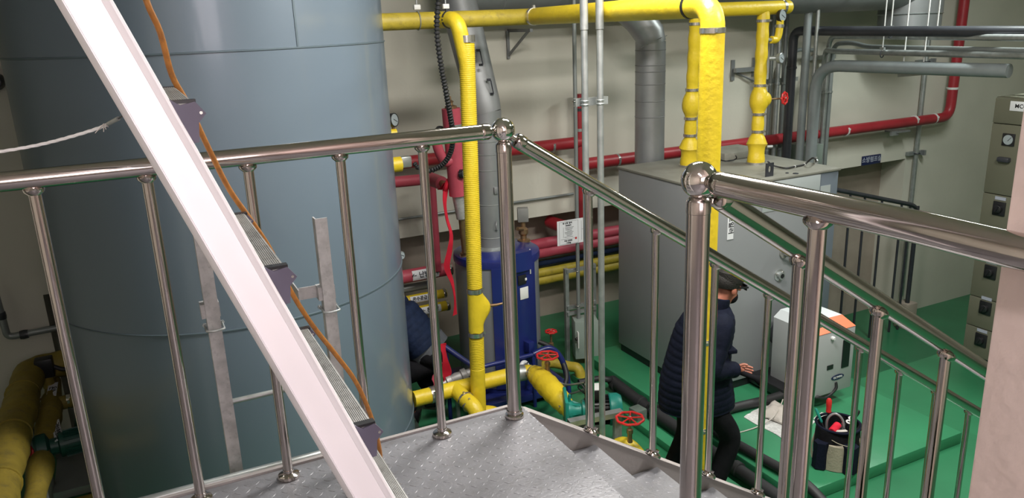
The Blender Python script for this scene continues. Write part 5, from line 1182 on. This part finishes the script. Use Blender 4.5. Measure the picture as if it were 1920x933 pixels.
text('\ube44\uc0c1 \uc5f0\ub77d\ub9dd', nh*.075, frame_T(T0(.32, .84), (1, 0, 0), (0, 0, 1)), 'ink', nt); text('\uae30\uacc4\uc2e4', nh*.08, frame_T(T0(.33, .93), (1, 0, 0), (0, 0, 1)), 'ink', nt)
b = MB()
for (u0, v0, u1, v1) in ((.06, .05, .62, .05), (.06, .97, .62, .97), (.06, .05, .06, .97), (.62, .05, .62, .97), (.18, .28, .18, .7), (.72, .1, .72, .9), (.88, .15, .88, .9), (.72, .45, .92, .45), (.10, .76, .55, .76)):
    a, c = T0(u0, v0), T0(u1, v1); b.box(((a.x+c.x)/2, 6.387, (a.z+c.z)/2), (abs(a.x-c.x)+.0015, .001, abs(a.z-c.z)+.0015))
for k in range(9): a = T0(.36-.01*(k % 3), .30+.048*k); b.box((a.x, 6.387, a.z), (nw*(.26-.04*(k % 4)), .001, .003))
b.build('ruled_lines', 'ink', nt, kind='stuff')
MB().box(T0(.55, .78), (.02, .001, .02)).build('red_stamp', 'red_ink', nt)
# ================================================================== CONTROL CABINET (right)
MX = 7.1; MY = 4.53
mc = thing('control_cabinet', 'olive grey motor control cabinet against the right with rotary switches', 'cabinet', (MX+.35, 3.3, 0))
MB().box((MX+.37, (MY+1.6)/2, (.08+2.58)/2), (.7, MY-1.6, 2.5), bev=.006).build('carcass', 'mcc_paint', mc)
MB().box((MX+.37, (MY+1.6)/2, .04), (.66, MY-1.64, .08)).build('base_frame', 'conduit_dark', mc)
MB().box((MX+.50, (4.40+1.6)/2, 2.72), (.44, 4.40-1.6, .28), bev=.005).build('cable_box', 'mcc_paint', mc)
zs_ = [2.575, 2.345, 1.70, 1.19, .685, .385, .085]
for c_ in range(4):
    y1 = MY-.012-c_*.72; y0 = y1-.70
    for k in range(6):
        d_ = MB().box((MX+.004, (y0+y1)/2, (zs_[k]+zs_[k+1])/2), (.028, y1-y0, zs_[k]-zs_[k+1]-.008), bev=.004).build('door', 'mcc_paint', mc)
        zc = (zs_[k]+zs_[k+1])/2
        if k == 0:
            lb = MB().box((MX-.012, y1-.26, zc+.05), (.004, .24, .085), bev=.0015).build('name_plate', 'paper', d_); text('MCC-1', .05, frame_T((MX-.0145, y1-.26, zc+.05), (0, -1, 0), (0, 0, 1)), 'ink', lb)
        elif k == 1:
            MB().box((MX-.016, y1-.17, 2.21), (.014, .11, .11), bev=.003).build('meter_bezel', 'black_plastic', d_); MB().lathe([(.044, 0), (.044, .004)], 24, (MX-.022, y1-.17, 2.21), (-1, 0, 0)).build('meter_face', 'dial', d_)
            MB().tube([(MX-.028, y1-.17, 2.20), (MX-.028, y1-.20, 2.235)], .002, 4).build('needle', 'ink', d_)
            MB().box((MX-.03, y1-.16, 2.03), (.05, .11, .045), bev=.012).build('door_handle', 'conduit_dark', d_)
        else:
            zk = {2: 1.575, 3: .96, 4: .60, 5: .27}[k]
            MB().box((MX-.015, y1-.17, zk), (.014, .115, .13), bev=.004).build('switch_plate', 'black_plastic', d_)
            MB().lathe([(.038, 0), (.036, .03), (.028, .034)], 20, (MX-.02, y1-.17, zk), (-1, 0, 0)).build('rotary_switch', 'black_plastic', d_)
            MB().box((MX-.056, y1-.17, zk), (.012, .014, .06), M=Mx.Rotation(.5, 4, 'X')).build('switch_grip', 'black_plastic', d_)
            MB().box((MX-.014, y1-.17, zk+.095), (.004, .10, .03)).build('switch_label', 'sign_white', d_)
# ================================================================== CONDUITS (right part of the back wall)
def conduit(label, pts, r, mt, z1=None, grp=None, clips=(), n=14, fr=.22):
    pts = [V(p) for p in pts]; t = thing('conduit', label, 'conduit', tuple(pts[0]), grp)
    MB().tube(fillet(pts, fr, 8), r, n).build('tube', mt, t)
    for c, ax in clips: b_ = MB().lathe([(r, -.014), (r+.007, -.012), (r+.007, .012), (r, .014)], 14, c, ax); b_.build('saddle_clip', 'conduit_dark' if 'dark' in mt else 'galvanised', t)
    return t
def vert(px, y, ztop, zbot=PIT):
    x = P(px, 200, y=y).x; return x
bundle = 'vertical conduits on the wall behind the boiler'
for px, y, r, mt, lb in ((1442, 7.30, .024, 'conduit_grey', 'leftmost thin vertical conduit behind the boiler beside the riser with gauges'),
                     (1455, 7.30, .026, 'galvanised', 'second thin vertical conduit behind the small red wheel of the riser'),
                     (1466, 7.30, .026, 'conduit_grey', 'third thin vertical conduit left of the dark bent conduit')):
    x = vert(px, y, 0); c_ = [((x, y, z), (0, 0, 1)) for z in (2.55, 1.75)]
    conduit(lb, [(x, y, PIT), (x, y, ZC)], r, mt, clips=c_)
# dark conduit turning right at the top
x = P(1480, 200, y=7.0).x; e_ = P(1920, 62, y=4.60); zt_ = P(1505, 58, y=6.8).z
conduit('thick dark conduit bending right at the top and running over to the cabinet', [(x, 7.0, PIT), (x, 7.0, zt_), e_+V((0, -1.2, 0))], .052, 'conduit_dark', clips=[((x, 7.0, P(1482, 127, y=7.0).z), (0, 0, 1))], fr=.12)
x = P(1505, 200, y=6.75).x; conduit('blue grey vertical pipe in front of the dark bent conduit', [(x, 6.75, 0 if x < 5.7 else PIT), (x, 6.75, ZC)], .046, 'conduit_blue')
x = P(1522, 200, y=6.65).x; conduit('thin shiny galvanised conduit right of the blue grey pipe', [(x, 6.65, PIT), (x, 6.65, ZC)], .022, 'galvanised', clips=[((x, 6.65, P(1522, 105, y=6.65).z), (0, 0, 1)), ((x, 6.65, P(1522, 140, y=6.65).z), (0, 0, 1))])
# large grey conduit, bent
g0, g1 = P(1893, 130, y=4.56), P(1560, 125, y=6.45); x = P(1529, 200, y=6.6).x
conduit('thick grey conduit with a wide bend ending at the cabinet top box', [(x, 6.62, PIT), (x, 6.62, (g0.z+g1.z)/2), (g0.x, 4.56, (g0.z+g1.z)/2)], .064, 'conduit_blue', n=20, fr=.30)
for i, (px, py, pz, y0_, r, lb) in enumerate(((1542, 72, 70, 7.15, .030, 'upper thin conduit bending right just under the dark one'), (1550, 97, 82, 7.15, .028, 'middle thin conduit with a kink before running right'), (1536, 105, 94, 7.2, .032, 'lowest thin conduit running right above the thick grey one'))):
    x = P(px, 250, y=y0_).x; e_ = P(1918, py, y=4.3); z = e_.z
    if i == 0: pts = [(x, y0_, PIT), (x, y0_, P(1560, 68, y=y0_).z), P(1580, 68, y=6.9), (e_.x, 3.6, z)]
    elif i == 1: pts = [(x, y0_, PIT), (x, y0_, P(1560, 82, y=y0_).z), P(1600, 80, y=6.75), P(1625, 88, y=6.5), (e_.x, 3.6, z)]
    else: pts = [(x, y0_, PIT), (x, y0_, P(1530, 94, y=y0_).z), P(1560, 96, y=6.9), (e_.x, 3.6, z)]
    conduit(lb, pts, r, 'galvanised' if i != 1 else 'conduit_grey', clips=[((x, y0_, P(1545, 173, y=y0_).z), (0, 0, 1))], fr=.16)
x = P(1474, 200, y=7.2).x; conduit('thin dark conduit arching behind the thick dark one', [(x, 7.2, PIT), (x, 7.2, P(1480, 92, y=7.2).z), (P(1530, 96, y=7.2).x, 7.2, P(1530, 94, y=7.2).z)], .024, 'conduit_grey')
q = P(1535, 292, y=7.0); tag(MB().box((q.x, 7.2, q.z-.0), (.30, .25, .25), bev=.006).build('pull_box', 'box_green'), 'green grey pull box where the conduits pass behind the boiler', 'box')
b = MB(); z = P(1540, 108, y=7.3).z; b.box((P(1540, 108, y=7.3).x, 7.34, z), (.55, .04, .05)); tag(b.build('conduit_support', 'galvanised'), 'short channel on the wall holding the right conduits', 'bracket')
b = MB(); z = P(1470, 150, y=7.34).z; b.box((P(1468, 150, y=7.35).x, 7.37, z), (.5, .04, .05)); tag(b.build('conduit_support', 'galvanised'), 'short channel on the wall holding the left conduits', 'bracket')
# hangers: threaded rods
for (px, py, y, lb) in ((1655, 88, 6.3, 'leftmost white threaded rod holding the thin conduits'), (1671, 47, 6.0, 'second white threaded rod holding the dark conduit'), (1704, 20, 5.9, 'third white rod down to the strut under the thick grey conduit'), (1741, 30, 5.5, 'fourth white rod down to the strut under the thick grey conduit'), (1757, 53, 5.6, 'rightmost white threaded rod over the dark conduit')):
    yv_ = {1655: 6.05, 1671: 5.95, 1704: 5.78, 1741: 5.50, 1757: 5.35}[px]; q = P(px, py, y=yv_)
    zb_ = {1655: P(1655, 96, y=yv_).z, 1671: P(1671, 56, y=yv_).z, 1704: P(1695, 138, y=yv_).z, 1741: P(1736, 138, y=yv_).z, 1757: P(1756, 60, y=yv_).z}[px]
    t = thing('threaded_rod', lb, 'hanger', (q.x, yv_, zb_)); MB().cyl((q.x, yv_, zb_), (q.x, yv_, ZC), .007, n=8).build('rod', 'white_paint', t)
    if px in (1655, 1671):
        MB().torus((q.x, yv_, zb_-.03), (.15, -1, 0), .05 if px == 1671 else .035, .006, 16, 6).build('ring_clamp', 'conduit_dark', t); MB().box((q.x, yv_, zb_+.03), (.03, .05, .025)).build('clamp_nut', 'galvanised', t)
    else: MB().lathe([(.014, -.01), (.014, .012)], 6, (q.x, yv_, zb_)).build('nut', 'galvanised', t)
a, c = P(1690, 141, y=5.78), P(1745, 137, y=5.50); mid = (a+c)/2; L = (c-a).length
tag(MB(frame_T(mid, (c-a).normalized(), (V((0, 0, 1)).cross((c-a).normalized())))).box((0, 0, 0), (L+.06, .045, .03)).build('trapeze_strut', 'galvanised'), 'small strut hung under the thick grey conduit', 'bracket')
# wall conduit at the right with its clamp, sign and bracket
x = P(1722, 250, y=7.34).x; t = thing('wall_conduit', 'thin grey conduit going down the wall right of the dark blue sign', 'conduit', (x, 7.34, P(1712, 392, y=7.34).z))
MB().tube([(x+.02, 7.34, ZC), (x, 7.34, 2.6), (x, 7.34, P(1711, 560, y=7.34).z+.1)], .032, 12).build('tube', 'galvanised', t)
for (px, py) in ((1738, 115), (1719, 287)):
    q = P(px, py, y=7.34); b = MB(); b.box((x, 7.37, q.z), (.30, .05, .05)); b.build('strut_piece', 'conduit_grey', t); MB().torus((x, 7.33, q.z), (0, 0, 1), .04, .008, 16, 6).build('clip', 'conduit_dark', t)
    MB().box((x+.12, 7.32, q.z), (.04, .06, .07)).build('clip', 'duct_silver', t)
q0, q1 = P(1615, 293, y=YW), P(1649, 305, y=YW); xa_, xb2 = P(1615, 300, y=YW).x, P(1649, 296, y=YW).x; zc_ = P(1632, 299, y=YW).z
sg = thing('room_sign', 'small dark blue room sign with white Korean letters over the opening', 'sign', ((xa_+xb2)/2, YW-.01, zc_-.055)); 
sp_ = MB().box(((xa_+xb2)/2, YW-.012, zc_), (xb2-xa_, .02, .125), bev=.003).build('plate', 'sign_blue', sg)
text('\uc18c\ubc29\ud38c\ud504\uc2e4', .082, frame_T(((xa_+xb2)/2, YW-.0235, zc_+.005), (1, 0, 0), (0, 0, 1)), 'sign_white', sp_)
# guard rail of the sunken corner
gr = thing('pit_railing', 'dark stainless guard rail in front of the low wall opening', 'railing', (9, 7.0, PIT))
za, zb_ = P(1580, 358, y=7.0).z, P(1712, 384, y=7.0).z; xg0, xg1 = 7.3, P(1712, 384, y=7.0).x
sl_ = (zb_-za)/(xg1-P(1580, 358, y=7.0).x); ztl = za-sl_*(P(1580, 358, y=7.0).x-xg0)
MB().tube(fillet([(xg0, 7.0, ztl), (xg1, 7.0, zb_), (xg1+.10, 7.0, zb_-.08), (xg1+.10, 7.0, zb_-.3)], .1, 6), .03, 14).build('top_rail', 'conduit_dark', gr)
MB().cyl((xg1+.10, 7.0, zb_-.25), (xg1+.10, 7.0, PIT), .03).build('end_post', 'conduit_dark', gr)
MB().box((xg1+.12, 7.02, PIT+.19), (.2, .2, .38), bev=.01).build('post_footing', 'base_wall', gr)
for px in (1586, 1613, 1645, 1682, 1698, 1713): x = P(px, 470, y=7.0).x; MB().cyl((x, 7.0, za+sl_*(x-P(1580, 358, y=7.0).x)), (x, 7.0, PIT), .016, n=10).build('baluster', 'conduit_dark', gr)
# flexible conduit by the yellow elbow
fc = [(822, -60, 5.35), (822, 0, 5.4), (819, 50, 5.42), (825, 110, 5.45), (836, 170, 5.5), (844, 215, 5.6), (849, 255, 5.7), (845, 285, 5.8), (830, 308, 5.9), (805, 320, 6.0), (786, 315, 6.05), (776, 305, 6.08)]
sp = dense(smooth_path([P(a, c, y=y) for a, c, y in fc], 8), .006); top_ = sp[0].copy(); sp = dense([V((top_.x, top_.y, ZC)), sp[0]], .006)+sp[1:]
tag(MB().tube(sp, [.019+.0035*(1 if (i//2) % 2 else -1) for i in range(len(sp))], 10).build('flexible_conduit', 'rubber', ang=20), 'black corrugated flexible conduit hanging from the ceiling to the tank flange', 'conduit')
tag(MB().tube(smooth_path([P(816, 245, y=6.3), P(822, 238, y=6.3), P(832, 240, y=6.28), P(836, 250, y=6.25), P(838, 262, y=6.22)], 6), .01, 8).build('capillary_loop', 'rubber'), 'small black loop of cable left of the pink header', 'cable')
# ================================================================== LEFT CORNER
XG = -1.02
bl = thing('large_yellow_pipe', 'large old yellow wrapped pipe running along the left of the tank', 'pipe', (XG, 6, .7))
path = fillet([(-.30, 7.12, .80), (XG, 7.12, .80), (XG-.02, 3.6, .80)], .22, 8)
sp = dense(path, .06); MB().tube(sp, [.115+.006*math.sin(k*.55)+.004*math.sin(k*1.9) for k in range(len(sp))], 22).build('wrapped_run', 'yellow_dusty_shaded', bl)
for y in (6.6, 5.9, 5.2, 4.5): band((XG-.01, y, .80), (0, 1, 0), .118, bl, .012, 'seam_tape', 'yellow_dusty_shaded')
band((-.72, 7.12, .80), (1, 0, 0), .12, bl, .03)
for y in (6.4, 4.4): MB().box((XG, y, .34), (.08, .08, .68)).build('pipe_stand', 'socket_grey', bl)
XS = -.72
sp_ = thing('small_yellow_pipe', 'smaller yellow wrapped pipe with joints beside the left pump', 'pipe', (XS, 5.5, .6))
def lp(px, py, z=.62): return P(px, py, z=z)
A_, B_, C_ = lp(104, 712), lp(88, 808), lp(66, 925)
MB().tube(dense([V((lp(102, 700).x+.0, 7.2, .62)), lp(100, 752)], .1), .062, 18).build('wrapped_run', 'yellow_dusty_shaded', sp_)
seg = smooth_path([lp(98, 745), lp(92, 785), lp(86, 822)], 8); MB().tube(seg, [.07+.018*math.sin(pi*k/(len(seg)-1))+.003*math.sin(k*1.8) for k in range(len(seg))], 18).build('wrapped_joint', 'yellow_dusty_shaded', sp_)
seg = smooth_path([lp(78, 862), lp(72, 900), lp(60, 960), lp(48, 1020)], 8); MB().tube(seg, [.075+.012*math.sin(k*.4) for k in range(len(seg))], 18).build('wrapped_run', 'yellow_dusty_shaded', sp_)
q = lp(98, 758); MB().cyl(q, q+V((.36, -.02, 0)), .055).build('wrapped_branch', 'yellow_dusty_shaded', sp_); band(q+V((.12, 0, 0)), (1, 0, 0), .057, sp_, .03)
for p_ in (lp(96, 770), lp(72, 905)): MB().box((p_.x, p_.y, .29), (.07, .07, .56)).build('pipe_stand', 'socket_grey', sp_)
q = P(84, 690, z=.80); t = thing('pipe_sensor', 'black sensor head with a cable on the far yellow bend', 'sensor', (q.x, 7.0, .85))
q = V((P(84, 688, y=6.98).x, 6.98, P(84, 688, y=6.98).z)); MB().box(q, (.13, .11, .16), bev=.01).build('head', 'black_plastic', t); MB().cyl(q+V((0, .02, -.18)), q+V((0, 0, -.05)), .045).build('sleeve', 'yellow_dusty_shaded', t)
MB().tube(smooth_path([q+V((.05, 0, 0)), q+V((.14, 0, -.05)), q+V((.22, .0, .02)), q+V((.34, .05, .12))], 5), .018, 8).build('cable', 'rubber', t)
q = lp(98, 730, .69); lbm = MB().box(q+V((0, 0, .0)), (.07, .28, .004)).build('pipe_label', 'paper'); tag(lbm, 'small white printed label on the smaller left yellow pipe', 'label')
lq = lbm; text('\uc628\uc218', .06, frame_T(q+V((0, 0, .003)), (0, -1, 0), (1, 0, 0)), 'ink', lq)
q = P(107, 806, z=.66); tgm = MB(frame_T(q, V((.12, -1, .0)).normalized(), V((1, .12, .35)).normalized())).box((0, 0, 0), (.34, .055, .004)).build('hanging_tag', 'paper'); tag(tgm, 'long white tag hanging beside the left green pump', 'tag')
text('\uae09\ud0d5\uc21c\ud658\ud38c\ud504', .042, frame_T(q+V((.0, 0, .004)), V((.12, -1, 0)).normalized(), V((1, .12, .35)).normalized()), 'ink', tgm, squeeze=1.0)
q = lp(118, 848, .55); pu2 = thing('left_pump', 'dark green circulation pump among the yellow pipes left of the tank', 'pump', (q.x, q.y, .4)); T2 = frame_T(lp(80, 842, .6), (1, .1, 0), V((-.1, 1, 0)))
MB(T2).lathe([(.09, -.05), (.11, -.03), (.11, .03), (.06, .05), (.06, .10), (.09, .11), (.09, .13)], 20, (0, 0, 0), (1, 0, 0)).build('volute_casing', 'dark_green', pu2)
b = MB(T2); b.lathe([(.085, .13), (.085, .34)], 20, (0, 0, 0), (1, 0, 0))
for k in range(20): a = 2*pi*k/20; b._add([(.14, .08*math.cos(a), .08*math.sin(a)), (.33, .08*math.cos(a), .08*math.sin(a)), (.33, .098*math.cos(a), .098*math.sin(a)), (.14, .098*math.cos(a), .098*math.sin(a))], [(0, 1, 2, 3)])
b.build('finned_motor', 'dark_green', pu2); MB(T2).lathe([(.10, .33), (.10, .38), (.07, .40)], 20, (0, 0, 0), (1, 0, 0)).build('fan_cover', 'dark_green', pu2)
MB(T2).tube([(.0, 0, -.08), (0, 0, -.60)], .03, 10).build('pedestal', 'socket_grey', pu2)
q = P(68, 740, z=.68); valve('gate_valve', 'dim red wheel valve under the far bend of the left yellow pipes', (q.x+.10, q.y, .62), (-.9, -.3, .3), .12, .055)
q = P(50, 853, z=.62); valve('gate_valve', 'dim red wheel valve beside the left green pump', (q.x+.13, q.y, .60), (-.8, -.5, .35), .14, .06)
q0, q1, q2 = P(2, 598, y=7.3), P(14, 632, y=7.3), P(118, 620, y=7.3)
t = thing('wall_pipe', 'dark thin pipe with an elbow on the wall left of the tank', 'pipe', tuple(q1))
MB().tube(fillet([q0+V((0, 0, .25)), q0+V((.01, 0, 0)), q1, V((q2.x+.5, 7.3, q1.z+.02))], .05), .028, 12).build('tube', 'conduit_grey', t)
MB().lathe([(.036, -.03), (.04, 0), (.036, .03)], 12, q1+V((.12, 0, 0)), (1, 0, 0)).build('elbow_collar', 'conduit_dark', t); MB().lathe([(.036, -.03), (.04, 0), (.036, .03)], 12, q0+V((.005, 0, .03)), (0, 0, 1)).build('elbow_collar', 'conduit_dark', t)
q = P(2, 152, y=7.35); tag(MB().lathe([(.05, 0), (.07, .02), (.07, .12), (.05, .16)], 18, (q.x-.04, YW, q.z), (0, -1, 0)).build('wall_fitting', 'conduit_dark'), 'dark round fitting on the wall at the far left above the rope', 'fitting')
q = lp(120, 930, .3); tag(MB().tube(dense([(XG+.2, q.y, .2), (-.35, q.y, .2)], .1), .06, 16).build('lower_yellow_pipe', 'yellow_dusty_shaded'), 'short yellow pipe low beside the tank foot at the bottom left', 'pipe')
b = MB(); b.box((-.62, 6.2, .28), (.5, .7, .06)); tag(b.build('steel_shelf', 'conduit_grey'), 'dark steel pipe support shelf left of the tank', 'shelf')

# ------------------------------------------------------------------ groups of repeated things
GR = {'conduit': 'conduits behind and right of the boiler', 'threaded_rod': 'threaded rods hanging from the ceiling', 'steel_conduit': 'tall galvanised conduits past the stair', 'galvanised_post': 'galvanised posts behind the landing rail',
      'boiler_riser': 'yellow risers on the boiler top', 'gate_valve': 'red wheel valves', 'pipe_hanger': 'hangers of the yellow main pipe', 'relief_valve': 'fittings on the water heater', 'screwdriver': 'hand tools in the bag', 'conduit_support': 'wall channels of the conduits',
      'pink_pipe': 'wrapped pipes low on the wall', 'yellow_pipe': 'wrapped pipes low on the wall', 'pipe_tray': 'wrapped pipes low on the wall'}
for o in COL.objects:
    k = o.name.split('.')[0]
    if o.parent is None and k in GR and 'label' in o and 'group' not in o: o['group'] = GR[k]
